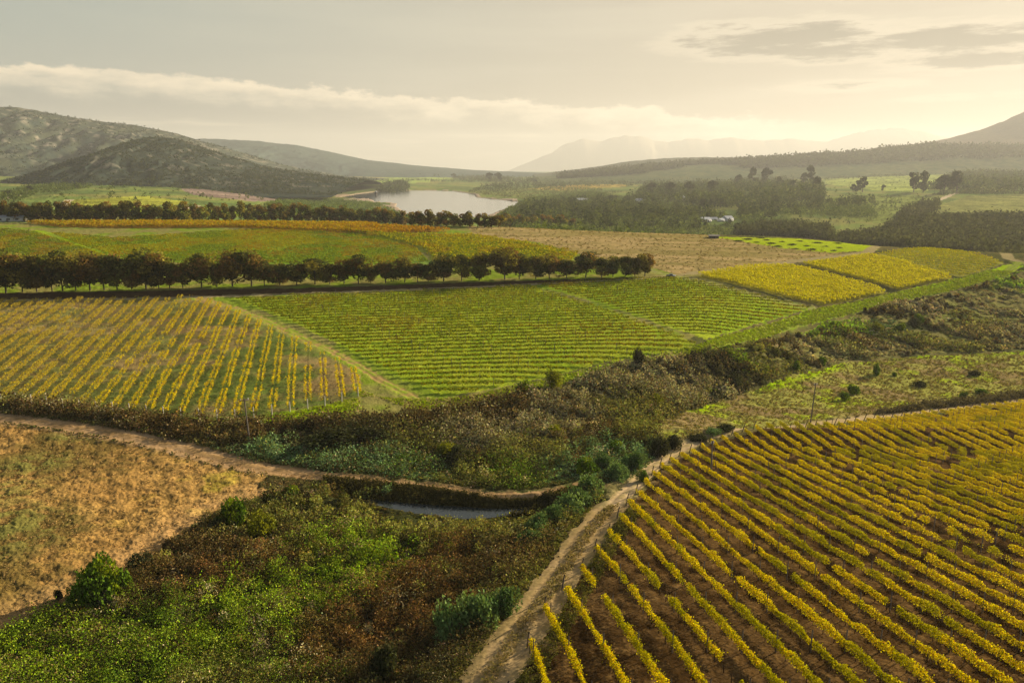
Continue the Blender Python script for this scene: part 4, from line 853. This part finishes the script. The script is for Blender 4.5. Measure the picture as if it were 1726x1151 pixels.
def hill_scrub(T, n, hr, ca, cb, label, seed):
    X, Y, Z, o = T; rng = np.random.default_rng(seed); nr, nc = X.shape
    i = rng.integers(int(nr * .1), int(nr * .82), n); j = rng.integers(0, nc, n); m = fbm(X[i, j] / 120, Y[i, j] / 120, 4, seed) > .44 + .12 * rng.normal(size=n); i = i[m]; j = j[m]
    P = np.c_[X[i, j], Y[i, j]]; zz = Z[i, j] - .5; h = rng.uniform(*hr, len(P)); t = rng.uniform(size=(len(P), 1)); cc = np.array(ca) * (1 - t) + np.array(cb) * t
    V, F, c = dome_mass(P, h * .8, h, 8, h * .6, lambda p, ix, d, r: cc[ix] * r.uniform(.7, 1.3, (len(ix), 1)), rng, 0, lambda x, y: zz); stuff('hill_scrub', [(V, F, c)], 'dark', label, 'shrubland')
hill_scrub(HC, 9000, (1.5, 4.5), (.03, .04, .028), (.06, .065, .035), 'low dark bushes covering the rounded hill', 61)
hill_scrub(HB, 12000, (2.5, 7), (.035, .05, .035), (.07, .08, .045), 'dark brush scattered over the broad mountain', 62)
woods('shrubland', [[(1240, 370), (1330, 345), (1430, 332), (1560, 334), (1580, 350), (1520, 372), (1400, 385), (1280, 388)], [(1390, 302), (1560, 296), (1560, 326), (1400, 326)], [(1100, 300), (1300, 290), (1550, 285), (1726, 285), (1726, 296), (1400, 300), (1200, 312)], [(100, 308), (500, 312), (480, 340), (60, 345)]], [420, 60, 420, 260], (2, 6), 22, .24, (.06, .08, .03), (.11, .13, .045), 'loose single bushes dotted over the far fields', cat='shrubland')
woods('woodland', [[(1390, 302), (1470, 297), (1540, 296), (1540, 298), (1470, 300), (1390, 305)], [(1560, 330), (1625, 326), (1726, 326), (1726, 329), (1625, 329)], [(590, 305), (700, 303), (800, 306), (800, 309), (700, 306), (590, 308)]], [160, 120, 160], (5, 9), 22, .2, D1, D2, 'low dark hedges dividing the far fields')
woods('woodland', [[(850, 372), (880, 352), (960, 338), (1060, 338), (1160, 355), (1240, 374), (1240, 390), (1100, 392), (960, 388)], [(1240, 350), (1390, 345), (1440, 335), (1480, 345), (1330, 365), (1250, 375)]], [520, 130], (7, 14), 60, .16, (.035, .045, .02), (.075, .085, .035), 'taller dark trees standing out of the bush right of the lake')
def ridge_forest():
    X, Y, Z, o = HR; rng = np.random.default_rng(17); nr, nc = X.shape
    i = rng.integers(int(nr * .42), int(nr * .82), 19000); j = rng.integers(int(nc * .03), nc, 19000)
    m = fbm(X[i, j] / 350, Y[i, j] / 350, 3, 4) > .49; m |= (i > nr * .68) & (fbm(X[i, j] / 200, Y[i, j] / 200, 3, 8) > .36); i = i[m]; j = j[m]
    P = np.c_[X[i, j] + rng.uniform(-8, 8, len(i)), Y[i, j] + rng.uniform(-12, 12, len(i))]; zz = Z[i, j]
    h = rng.uniform(10, 20, len(P)); cf = lambda pts, idx, d, rng: np.array([.045, .05, .026]) * rng.uniform(.6, 1.4, (len(idx), 1))
    V, F, c = dome_mass(P, h * .42, h, 7, h * .34, cf, rng, 0, lambda x, y: zz); stuff('woodland', [(V, F, c)], 'dark', 'plantation forest clothing the long ridge on the right', 'woodland')
ridge_forest()

# ------------------------------------------------------------------ trees and shrubs one can tell apart
def tree_proto(rng, h, w, k, leaf, cols, clear=.16, lobes=9, trunk_r=.16):
    """returns (crown mesh, trunk mesh) with its base at 0"""
    pts = []; cc = []
    L = []
    for i in range(lobes):
        a = rng.uniform(0, 2 * pi); rr = rng.uniform(.0, .30) * w; zc = h * rng.uniform(clear + .14, .84); s = rng.uniform(.14, .26) * w; rr *= 1.25 - .5 * abs(zc / h - .5)
        L.append((cos(a) * rr, sin(a) * rr, zc, s))
    L.append((0, 0, h * .80, w * .22))
    for (x, y, z, s) in L:
        n = int(k / len(L)); d = rng.normal(size=(n, 3)); d /= np.linalg.norm(d, axis=1)[:, None]; r = rng.uniform(.45, 1.08, n) ** .6
        p = np.c_[x + d[:, 0] * r * s, y + d[:, 1] * r * s, z + d[:, 2] * r * s * 1.05]; pts.append(p)
        base = np.array(cols[rng.integers(len(cols))]) * rng.uniform(.75, 1.25); cc.append(base * rng.uniform(.6, 1.4, (n, 1)))
    P = np.vstack(pts); c = np.vstack(cc); kz = (P[:, 2] > h * clear * .8) & (P[:, 2] < h); P = P[kz]; c = c[kz]
    V, F = leaf_quads(P, leaf * rng.uniform(.6, 1.4, len(P)), rng); crown = mesh_np('crown', V, F, np.repeat(c, 4, 0)); crown.materials.append(M['dark'])
    parts = []; lean = rng.uniform(-.03, .03, 2) * h; top = np.array([lean[0], lean[1], h * .5]); parts.append(tube((0, 0, -.4), top, trunk_r, trunk_r * .6, 7))
    for (x, y, z, s) in L[:5]: parts.append(tube(top * rng.uniform(.55, .95), (x, y, z), trunk_r * .45, trunk_r * .15, 5))
    tm = mesh_np('trunk', *join(parts)); tm.materials.append(M['bark']); return crown, tm
def put_tree(name, protos, x, y, s, sz, rz, label, cat='tree', group=None):
    r = empty(name, (x, y, gz(x, y)), rz); tag(r, label, cat, group); r.scale = (s, s, sz)
    for nm, me in zip(('crown', 'trunk'), protos): link(nm, me, None, r)
    return r
rt = np.random.default_rng(23)
TC = [(.12, .09, .035), (.12, .125, .04), (.20, .125, .05), (.065, .07, .028), (.22, .19, .06)]
PR1 = [tree_proto(rt, 10, 8.2, 3400, .42, TC, .09, 17) for _ in range(10)]
row1 = [(10, 432, 62), (38, 445, 44), (62, 440, 50), (88, 448, 40), (106, 432, 52), (128, 441, 46), (152, 432, 58), (176, 438, 50), (198, 436, 48), (222, 440, 46), (246, 425, 66), (268, 446, 38), (286, 441, 44), (308, 448, 40), (340, 432, 54), (366, 447, 40), (392, 424, 64), (424, 425, 60), (446, 441, 40), (472, 445, 42), (500, 441, 46), (531, 437, 50), (556, 446, 38),
        (580, 440, 42), (604, 430, 50), (625, 452, 26), (650, 440, 50), (682, 434, 48), (704, 444, 36), (722, 446, 34), (748, 427, 54), (778, 430, 40), (808, 428, 48), (851, 419, 60), (875, 428, 42), (903, 431, 46), (926, 428, 44), (955, 437, 44), (987, 426, 52), (1014, 434, 36), (1033, 431, 36), (1054, 433, 34), (1070, 436, 28), (1087, 429, 38)]
row1 = [(-220, 432, 60), (-180, 440, 50), (-140, 430, 60), (-100, 438, 50), (-66, 432, 54), (-30, 436, 52)] + row1
special1 = {1087: 'last dark tree at the right end of the near tree row, beside the track junction', 851: 'tallest rounded tree of the near row, right of its middle', 246: 'broad brown tinted tree of the near row behind the left vineyard', 392: 'big wide dark tree in the near row, where two large crowns merge, left one', 424: 'big wide dark tree in the near row, where two large crowns merge, right one', 987: 'bulky tree of the near row among the eight at its right end', 748: 'full round tree left of the tallest one in the near row', 625: 'smallest tree of the near row, in the gap near its middle'}
for i, (u, top, w) in enumerate(row1):
    vb = 493.5 - 28.0 * max(0, u) / 1090; x, y = hit(u, vb); dist = math.hypot(x, y)
    H = (vb - top) * dist / FPX * 1.0; W = w * dist / FPX * 1.12
    from_right = len(row1) - 1 - i; lab1 = (ORD[from_right] + ' dark roadside tree counted from the right end of the near row') if from_right < 20 else (ORD[i - 6] + ' dark roadside tree of the near row counted from the left edge') if 6 <= i < 24 else 'dark roadside tree in the near row above the vineyards'
    pr = PR1[(i * 7) % 10]; put_tree('roadside_tree', pr, x, y, W / 8.2 * 1.0, H / 9.6, rt.uniform(0, 6.28), special1.get(u, lab1), group='trees of the near row above the vineyards')
# thin saplings and gaps filled by fence trunks
PR2 = [tree_proto(rt, 9, 7.5, 1500, .55, TC, .02, 11, .2) for _ in range(5)]
u = -200.0; i = 0
while u < 972:
    vb = np.interp(u, [0, 500, 700, 970], [373.5, 374, 381, 385.5]); x, y = hit(u, vb, 250); dist = math.hypot(x, y)
    ht = np.interp(u, [0, 500, 700, 970], [26, 28, 24, 20]) * rt.uniform(.8, 1.15); H = ht * dist / FPX; W = rt.uniform(18, 28) * dist / FPX
    if not (608 < u < 619):
        lab = 'dark tree in the long far row behind the ochre vines' if u < 960 else 'last small tree at the right end of the far row'
        if u < 40 and u > 20: lab = 'first dark tree of the far row right of the white shed'
        put_tree('windbreak_tree', PR2[i % 5], x, y, W / 7.5 * 1.05, H / 8.6, rt.uniform(0, 6.28), lab, group='trees of the far row behind the ochre vines')
    i += 1; u += rt.uniform(10, 15.5) * np.interp(u, [0, 600, 970], [1.05, 1, .8])
# far single trees
TF = [(.045, .05, .025), (.055, .06, .03)]
PR3 = [tree_proto(rt, 10, 7, 700, .8, TF, .1, 7, .25) for _ in range(4)]
PR4 = [tree_proto(rt, 10, 4, 600, .7, TF, .12, 9, .2) for _ in range(3)]
FT = [(1355, 318, 26, 14, 1, 'tall narrow pair of trees rising above the grove'), (1364, 318, 38, 14, 1, 'tallest slim tree rising above the grove'), (1268, 318, 34, 20, 0, 'high rounded tree on the skyline of the grove'), (1290, 318, 32, 20, 0, 'second high tree on the skyline of the grove'), (1312, 322, 22, 16, 0, 'medium tree right of the two skyline trees'),
      (1244, 320, 24, 18, 0, 'medium tree left of the two skyline trees'), (1333, 325, 20, 16, 0, 'round tree in the right half of the grove'), (1376, 330, 30, 20, 0, 'broad tree closing the right end of the grove'), (1100, 330, 22, 20, 0, 'bushy tree at the left end of the grove'), (1130, 332, 24, 20, 0, 'round tree left of the grove centre'), (1160, 334, 26, 20, 0, 'dark tree above the farm buildings'), (1200, 330, 24, 22, 0, 'wide dark tree in the centre of the grove'),
      (1453, 325, 24, 20, 0, 'lone rounded tree between the two green fields'), (1438, 326, 14, 14, 0, 'small tree left of the lone rounded tree'), (1488, 325, 12, 7, 0, 'tiny dark tree in the pale green field'), (1540, 325, 30, 20, 0, 'airy tree standing apart left of the right grove'), (1556, 325, 32, 18, 0, 'second airy tree left of the right grove'), (1590, 328, 28, 26, 0, 'spreading tree leading into the right grove'), (1612, 326, 32, 24, 0, 'dark tree at the edge of the right grove'),
      (1434, 278, 14, 36, 0, 'flat dark clump on the middle hillside'), (1425, 278, 12, 20, 0, 'small clump on the middle hillside'), (825, 306, 14, 16, 0, 'dark tree beyond the lake, left of its belt'), (840, 308, 16, 14, 0, 'round dark tree on the far lake shore'), (765, 302, 9, 10, 0, 'small tree at the end of the far belt'), (1100, 345, 10, 12, 0, 'low tree by the white farmhouse'), (560, 320, 20, 16, 0, 'dark tree on the slope left of the lake'), (545, 322, 14, 12, 0, 'smaller tree on the slope left of the lake'), (232, 316, 7, 8, 0, 'tiny dark tree below the rounded hill'), (130, 319, 6, 7, 0, 'tiny bush under the left foot of the rounded hill'),
      (10, 331, 8, 22, 0, 'dark bushy tree by the sandy clearing'), (50, 324, 9, 14, 0, 'dark tree right of the sandy clearing'), (5, 366, 16, 16, 0, 'dark tree behind the white shed'), (1185, 352, 16, 16, 0, 'tree standing left behind the white houses'), (1215, 350, 14, 18, 0, 'tree standing right behind the white houses'), (1030, 340, 10, 16, 0, 'round bush near the farm shed')]
for (u, vb, h, w, kind, lab) in FT:
    x, y = hit(u, vb, 430); dist = math.hypot(x, y); H = h * dist / FPX; W = w * dist / FPX
    pr = (PR4 if kind else PR3)[int(u) % 3]; put_tree('tree', pr, x, y, W / (4 if kind else 7) * 1.05, H / 9.6, rt.uniform(0, 6), lab)
# shrubs near the camera
def shrub_proto(rng, k, leaf, cols, tall=1.0, lobes=12):
    pts = []; cc = []
    for i in range(lobes):
        a = rng.uniform(0, 2 * pi); rr = rng.uniform(0, .62); s = rng.uniform(.28, .45); zc = rng.uniform(.2, .75) * (1 - rr * .5)
        n = k // lobes; d = rng.normal(size=(n, 3)); d /= np.linalg.norm(d, axis=1)[:, None]; r = rng.uniform(.4, 1.08, n) ** .6
        pts.append(np.c_[cos(a) * rr + d[:, 0] * r * s, sin(a) * rr + d[:, 1] * r * s, (zc + d[:, 2] * r * s) * tall]); b = np.array(cols[rng.integers(len(cols))]) * rng.uniform(.75, 1.3); cc.append(b * rng.uniform(.55, 1.45, (n, 1)))
    P = np.vstack(pts); c = np.vstack(cc); m = P[:, 2] > .0; P = P[m]; c = c[m]; V, F = leaf_quads(P, leaf * rng.uniform(.6, 1.4, len(P)), rng)
    me = mesh_np('foliage', V, F, np.repeat(c, 4, 0)); me.materials.append(M['leaf'])
    parts = [tube((rng.uniform(-.08, .08), rng.uniform(-.08, .08), -.1), (rng.uniform(-.45, .45), rng.uniform(-.45, .45), rng.uniform(.35, .7) * tall), .04, .015, 5) for _ in range(6)]
    st = mesh_np('stems', *join(parts)); st.materials.append(M['bark']); return me, st
rs = np.random.default_rng(91)
SB = [(.13, .18, .07), (.10, .15, .06), (.15, .20, .08)]; SG = [(.12, .17, .03), (.09, .14, .03), (.16, .19, .035)]; SO = [(.20, .20, .04), (.16, .17, .04)]; SD = [(.05, .055, .025), (.06, .06, .03)]
SP = {'blue': [shrub_proto(rs, 2600, .085, SB) for _ in range(3)], 'green': [shrub_proto(rs, 2600, .085, SG) for _ in range(2)], 'olive': [shrub_proto(rs, 2000, .09, SO) for _ in range(2)], 'dark': [shrub_proto(rs, 1800, .10, SD) for _ in range(2)]}
SH = [ # u, v base, width px, height px, kind, label
 (1000, 836, 57, 39, 'blue', 'blue green bush at the top of the roadside thicket, beside the reddish bare bank'), (978, 852, 60, 43, 'blue', 'second blue green bush down the roadside thicket'), (955, 872, 70, 48, 'blue', 'large round bush in the middle of the roadside thicket'), (930, 888, 52, 38, 'blue', 'blue green bush just below the end of the pond'), (905, 905, 60, 39, 'blue', 'low blue green bush where the roadside thicket thins out'), (890, 922, 50, 29, 'blue', 'lowest bush of the roadside thicket above the bend'),
 (985, 826, 34, 22, 'green', 'bright green bush at the end of the pond track'),
 (845, 1045, 72, 55, 'blue', 'bush on the uphill end of the clump beside the dirt road'), (805, 1064, 87, 71, 'blue', 'tall middle bush of the clump beside the dirt road'), (760, 1085, 82, 69, 'blue', 'downhill bush of the clump beside the dirt road'), (650, 1150, 66, 60, 'dark', 'dark grey green bush at the bottom edge of the scrub'),
 (158, 1018, 92, 66, 'green', 'largest leafy green shrub at the corner of the fallow field'), (190, 1010, 60, 50, 'green', 'green shrub leaning against the largest one by the fallow field'), (125, 1030, 46, 36, 'green', 'lower shrub left of the largest one by the fallow field'), (96, 1012, 16, 18, 'dark', 'small dark bush alone at the edge of the fallow field'), (228, 965, 50, 26, 'dark', 'dark low bush on the edge of the bare field'),
 (390, 895, 56, 56, 'green', 'bright green sapling like shrub at the upper left of the scrub'), (435, 905, 56, 40, 'olive', 'yellow olive bush beside the bright shrub'), (365, 902, 40, 26, 'dark', 'dark bush left of the bright shrub'), (490, 845, 44, 24, 'green', 'low green bush under the bend of the field track'),
 (560, 765, 130, 38, 'dark', 'wide black green thicket above the blue green reeds'), (618, 752, 90, 28, 'dark', 'second dark thicket in the valley scrub'), (775, 782, 60, 30, 'dark', 'dark bush in the middle of the valley scrub'), (750, 770, 50, 24, 'olive', 'olive bush in the middle of the valley scrub'), (932, 742, 50, 22, 'olive', 'rounded olive bush in the valley scrub right of its middle'),
 (1112, 772, 44, 40, 'dark', 'dark tree like bush at the left start of the track along the golden vineyard'), (1135, 760, 34, 26, 'dark', 'dark bush behind the tree like one at the vineyard corner'), (1070, 792, 50, 32, 'blue', 'blue green bush at the tip of the vineyard'), (1045, 808, 46, 30, 'blue', 'blue green bush left of the vineyard tip'), (1020, 790, 46, 28, 'blue', 'blue green bush in the thicket above the track end'), (1040, 770, 44, 26, 'green', 'green bush in the thicket above the vineyard tip'), (990, 800, 50, 28, 'green', 'green bush left of the thicket above the track end'), (1085, 812, 30, 20, 'green', 'little green bush on the bank at the vineyard tip'),
 (1076, 618, 30, 30, 'dark', 'dark upright bush on the lower edge of the middle vineyard'), (932, 655, 40, 34, 'olive', 'thin yellowish bush on the lower edge of the middle vineyard'), (882, 668, 32, 28, 'green', 'small bush left of the yellowish one on the vineyard edge'), (905, 664, 22, 12, 'dark', 'low bush between the two on the vineyard edge'),
 (1479, 634, 15, 20, 'green', 'small round tree on the edge of the meadow'), (1440, 665, 27, 16, 'green', 'dark green round bush in the meadow'), (1424, 675, 22, 15, 'green', 'smaller green bush in front of the round one in the meadow'), (1508, 634, 12, 7, 'green', 'tiny bush right of the small round tree'), (1626, 672, 16, 12, 'green', 'small green bush near the right end of the meadow'), (1655, 665, 24, 8, 'green', 'flat green bush near the right end of the meadow'), (1646, 635, 22, 9, 'dark', 'flat dark bush far right in the meadow'), (1555, 653, 26, 9, 'dark', 'low brown bush in the middle of the meadow'),
 (1482, 560, 30, 14, 'olive', 'rounded olive bush in the stream bed'), (1545, 552, 22, 14, 'dark', 'round dark bush in the stream bed'), (1550, 545, 20, 14, 'green', 'bright green bush in the stream bed'), (1520, 560, 22, 14, 'green', 'green bush between the round ones in the stream bed'), (1385, 616, 20, 14, 'green', 'green bush beside the stream'), (1344, 625, 18, 16, 'green', 'small green bush beside the stream'), (1240, 655, 40, 22, 'dark', 'large dark bush at the foot of the meadow'), (1205, 672, 36, 16, 'dark', 'dark bush beside the meadow corner'), (1110, 690, 44, 26, 'olive', 'rounded olive bush left of the meadow corner'), (1305, 560, 0, 0, '', ''),
 (1180, 750, 45, 9, 'dark', 'first bush of the hedge behind the golden vineyard track'), (1205, 744, 45, 9, 'blue', 'second bush of the hedge behind the golden vineyard track'), (1228, 739, 42, 9, 'dark', 'third bush of the hedge behind the golden vineyard track'), (1252, 733, 42, 8, 'dark', 'fourth bush of the hedge behind the golden vineyard track'), (1275, 729, 36, 7, 'blue', 'last bush of the hedge behind the golden vineyard track'),
]
for (u, v, w, h, kind, lab) in SH:
    if not kind: continue
    x, y = hit(u, v); y += 0; dist = math.sqrt(x * x + y * y + (CAM_H - gz(x, y)) ** 2); W = w * dist / FPX; Hh = h * dist / FPX
    pr = SP[kind][int(u) % len(SP[kind])]; r = empty('shrub', (x, y + W * .2, gz(x, y + W * .2) - .05), rs.uniform(0, 6)); tag(r, lab, 'shrub'); r.scale = (W * .5, W * .5, Hh * 1.0)
    for nm, me in zip(('foliage', 'stems'), pr): link(nm, me, None, r)
# brush rows lining the meadow edge
P = hits([(1480, 694), (1560, 682), (1640, 672), (1726, 662), (2000, 630), (2000, 640), (1726, 672), (1600, 686), (1480, 699)])
rr = np.random.default_rng(5); Q = sample_poly(P, 900, rr)
stuff('undergrowth', [dome_mass(Q, rr.uniform(.5, 1.2, len(Q)), rr.uniform(.5, 1.6, len(Q)), 22, .28 + 0 * Q[:, 0], lambda p, i, d, r: np.array([.10, .085, .05]) * r.uniform(.6, 1.5, (len(i), 1)), rr)], 'leaf', 'strip of brown brush between the meadow and the golden vineyard', 'undergrowth')
# heaps of cut vines on the bright green strip
rb = np.random.default_rng(12)
V, F, c = dome_mass(np.array([[0., 0.]]), np.array([1.]), np.array([.6]), 160, np.array([.25]), lambda p, i, d, r: np.array([.07, .065, .04]) * r.uniform(.6, 1.4, (len(i), 1)), rb, 0, lambda x, y: x * 0)
heap = mesh_np('brush_heap', V, F, c); heap.materials.append(M['brush'])
for (u, v) in [(1245, 407), (1260, 404), (1275, 409), (1292, 405), (1300, 411), (1318, 408), (1283, 402), (1335, 413), (1348, 407), (1360, 415), (1368, 421), (1378, 410), (1392, 416), (1405, 423), (1412, 411), (1415, 418), (1340, 420), (1310, 416)]:
    x, y = hit(u, v, 150); o = link('brush_heap', heap, None, None, (x, y, gz(x, y))); s = rb.uniform(.7, 1.25); o.scale = (s * 1.7, s, s * .8); o.rotation_euler = (0, 0, rb.uniform(-.5, .5)); tag(o, 'dark heap of cut brush on the bright green strip', 'brush heap', 'brush heaps on the bright green strip')

# ------------------------------------------------------------------ built things
def house(u, v, wpx, dpth, hpx, rz, roofm, label, ymin=430, name='farmhouse', wallm='white', nwin=3, gable=.45):
    x, y = hit(u, v, ymin); dist = math.hypot(x, y); W = wpx * dist / FPX; H = hpx * dist / FPX; D = dpth; wh = H * (1 - gable); rh = H * gable
    r = empty(name, (x, y + D / 2, gz(x, y) - .2), rz); tag(r, label, 'house' if name == 'farmhouse' else 'building')
    link('wall', mesh_np('wall', *boxes([(0, 0, wh / 2, W, D, wh)])), M[wallm], r)
    gv = []; gf = []
    ov = .5; v8 = np.array([(-W / 2 - ov, -D / 2 - ov, wh), (W / 2 + ov, -D / 2 - ov, wh), (W / 2 + ov, D / 2 + ov, wh), (-W / 2 - ov, D / 2 + ov, wh), (-W / 2 - ov, 0, wh + rh), (W / 2 + ov, 0, wh + rh)])
    me = bpy.data.meshes.new('roof'); me.from_pydata([tuple(a) for a in v8], [], [(0, 1, 5, 4), (2, 3, 4, 5), (0, 4, 3), (1, 2, 5), (0, 3, 2, 1)]); me.update(); rf = link('roof', me, M[roofm], r)
    link('door', mesh_np('door', *boxes([(W * .08, -D / 2 - .04, wh * .38, max(.9, W * .06), .06, wh * .76)])), M['roofd'], r)
    for i in range(nwin):
        wx_ = -W / 2 + W * (i + .7) / (nwin + .4)
        link('window', mesh_np('window', *boxes([(wx_, -D / 2 - .04, wh * .58, W * .08, .06, wh * .32)])), M['glass'], r)
    return r
house(1190, 378, 15, 10, 8, .35, 'roofg', 'white farmhouse with pale roof, left one of the white cluster beyond the plateau', nwin=4)
house(1204, 375, 10, 7, 6, .1, 'roofw', 'small white outbuilding between the two white houses of the cluster')
house(1228, 376, 13, 9, 9, .4, 'roofw', 'tall white gabled house at the right of the white cluster')
house(1216, 377, 8, 6, 6, .5, 'roofg', 'low shed tucked beside the gabled house')
house(1078, 345, 12, 9, 8, .35, 'roofw', 'single white farmhouse near the dark grove')
house(978, 342, 26, 10, 6, .25, 'roofg', 'long low farm shed with pale roof in the bush right of the lake', name='farm_shed', nwin=5)
house(1118, 340, 9, 9, 8, .9, 'roofw', 'tiny pale cottage half hidden in the left of the grove')
house(1150, 338, 9, 9, 8, .8, 'roofw', 'tiny pale cottage half hidden in the middle of the grove')
house(526, 291, 10, 14, 5, 0, 'roofw', 'far white farm building under the left ridge', nwin=2)
house(683, 294, 10, 14, 4, 0, 'roofw', 'far white farm building at the end of the tree belt', nwin=2)
house(77, 306, 9, 12, 5, 0, 'roofw', 'little pale house left of the rounded hill', nwin=2)
house(62, 306, 5, 10, 4, .3, 'roofg', 'tiny shed left of the little pale house', nwin=1)
house(1645, 279, 6, 14, 4, 0, 'roofw', 'tiny white building under the distant square plantation', nwin=1)
house(2, 374, 46, 14, 12, .25, 'roofw', 'white roofed farm shed at the left edge beside the far tree row', ymin=250, name='farm_shed', nwin=4)
# dark hut on the stubble field
hx = house(1205, 402, 14, 5, 6, -.1, 'roofd', 'dark low hut at the end of the bright green strip', ymin=150, name='field_hut', wallm='roofd', nwin=1, gable=.2)
def pole(u, v, top, label, arm=1.4, lean=0.0):
    x, y = hit(u, v); z = gz(x, y); dist = math.hypot(x, y); H = (v - top) * dist / FPX * 1.05
    r = empty('utility_pole', (x, y, z)); tag(r, label, 'pole')
    link('pole', mesh_np('pole', *tube((0, 0, -.5), (lean * H, 0, H), .14, .09, 8)), M['wood'], r)
    c = link('crossarm', mesh_np('crossarm', *boxes([(lean * H, 0, H - .35, arm, .12, .12, .6)])), M['wood'], r)
    ins = [tube((lean * H + s * cos(.6), s * sin(.6), H - .28), (lean * H + s * cos(.6), s * sin(.6), H - .02), .06, .04, 6) for s in (-arm * .42, 0.02, arm * .42)]
    for a in ins: link('insulator', mesh_np('insulator', *a), M['white'], c)
pole(421, 745, 672, 'slim wooden utility pole in front of the left vineyard', lean=-.05)
pole(1366, 712, 648, 'slim wooden utility pole between meadow and golden vineyard', arm=1.0, lean=.05)
pole(1198, 800, 741, 'bare wooden pole standing among the golden vines', arm=.5)
def vehicle():
    x, y = hit(1131, 467); z = gz(x, y); r = empty('parked_pickup', (x, y, z), .25); r.scale = (.62, .62, .62); tag(r, 'small dark pickup truck parked at the track junction', 'pickup truck')
    link('body', mesh_np('body', *boxes([(0, 0, .75, 4.9, 1.8, .6), (1.95, 0, .98, 1.0, 1.7, .14)])), M['paint'], r)
    cb = np.array([(-.9, -.8, 1.06), (1.3, -.8, 1.06), (1.3, .8, 1.06), (-.9, .8, 1.06), (-.7, -.68, 1.68), (.75, -.68, 1.68), (.75, .68, 1.68), (-.7, .68, 1.68)])
    f = np.array([[4, 5, 6, 7], [0, 1, 5, 4], [1, 2, 6, 5], [2, 3, 7, 6], [3, 0, 4, 7]]); cab = link('cab', mesh_np('cab', cb, f), M['paint'], r)
    link('window', mesh_np('window', *boxes([(.05, -.755, 1.38, 1.5, .03, .36)])), M['glass'], cab)
    link('cargo_bed', mesh_np('cargo_bed', *boxes([(-1.7, -.86, 1.15, 1.5, .06, .25), (-1.7, .86, 1.15, 1.5, .06, .25), (-2.42, 0, 1.15, .06, 1.7, .25)])), M['paint'], r)
    for wx_ in (-1.5, 1.5):
        for wy_ in (-.9, .9):
            v_, f_ = tube((wx_, wy_ - .12, .38), (wx_, wy_ + .12, .38), .38, .38, 14); link('wheel', mesh_np('wheel', v_, f_), M['tyre'], r)
vehicle()
# lake intake tower
def tower():
    p = on_plane([(634, 330)], LAKE_Z)[0]; r = empty('intake_tower', (p[0], p[1], LAKE_Z - 1)); tag(r, 'small dark intake tower standing in the shallows of the lake', 'tower')
    link('shaft', mesh_np('shaft', *tube((0, 0, 0), (0, 0, 8), 2.2, 2.0, 12)), M['wood'], r); link('platform', mesh_np('platform', *boxes([(0, 0, 8.2, 5.4, 5.4, .4), (0, 0, 9.5, 3.2, 3.2, 2.2)])), M['roofg'], r)
tower()

# ------------------------------------------------------------------ haze
def haze():
    m, nt, N, L = new_mat('haze'); o = N.new('ShaderNodeOutputMaterial'); v = N.new('ShaderNodeVolumePrincipled'); L.new(v.outputs[0], o.inputs[1])
    v.inputs['Color'].default_value = (.72, .70, .66, 1); v.inputs['Density'].default_value = 9e-5; v.inputs['Anisotropy'].default_value = .25
    ob = link('haze', mesh_np('haze', *boxes([(0, 7700, 325, 34000, 16400, 750)])), m); tag(ob, 'pale warm haze filling the valley', 'haze', kind='stuff')
haze()
print('ROWS', nrow, 'OBJ', len(bpy.data.objects), 'FACES', sum(len(m.polygons) for m in bpy.data.meshes))
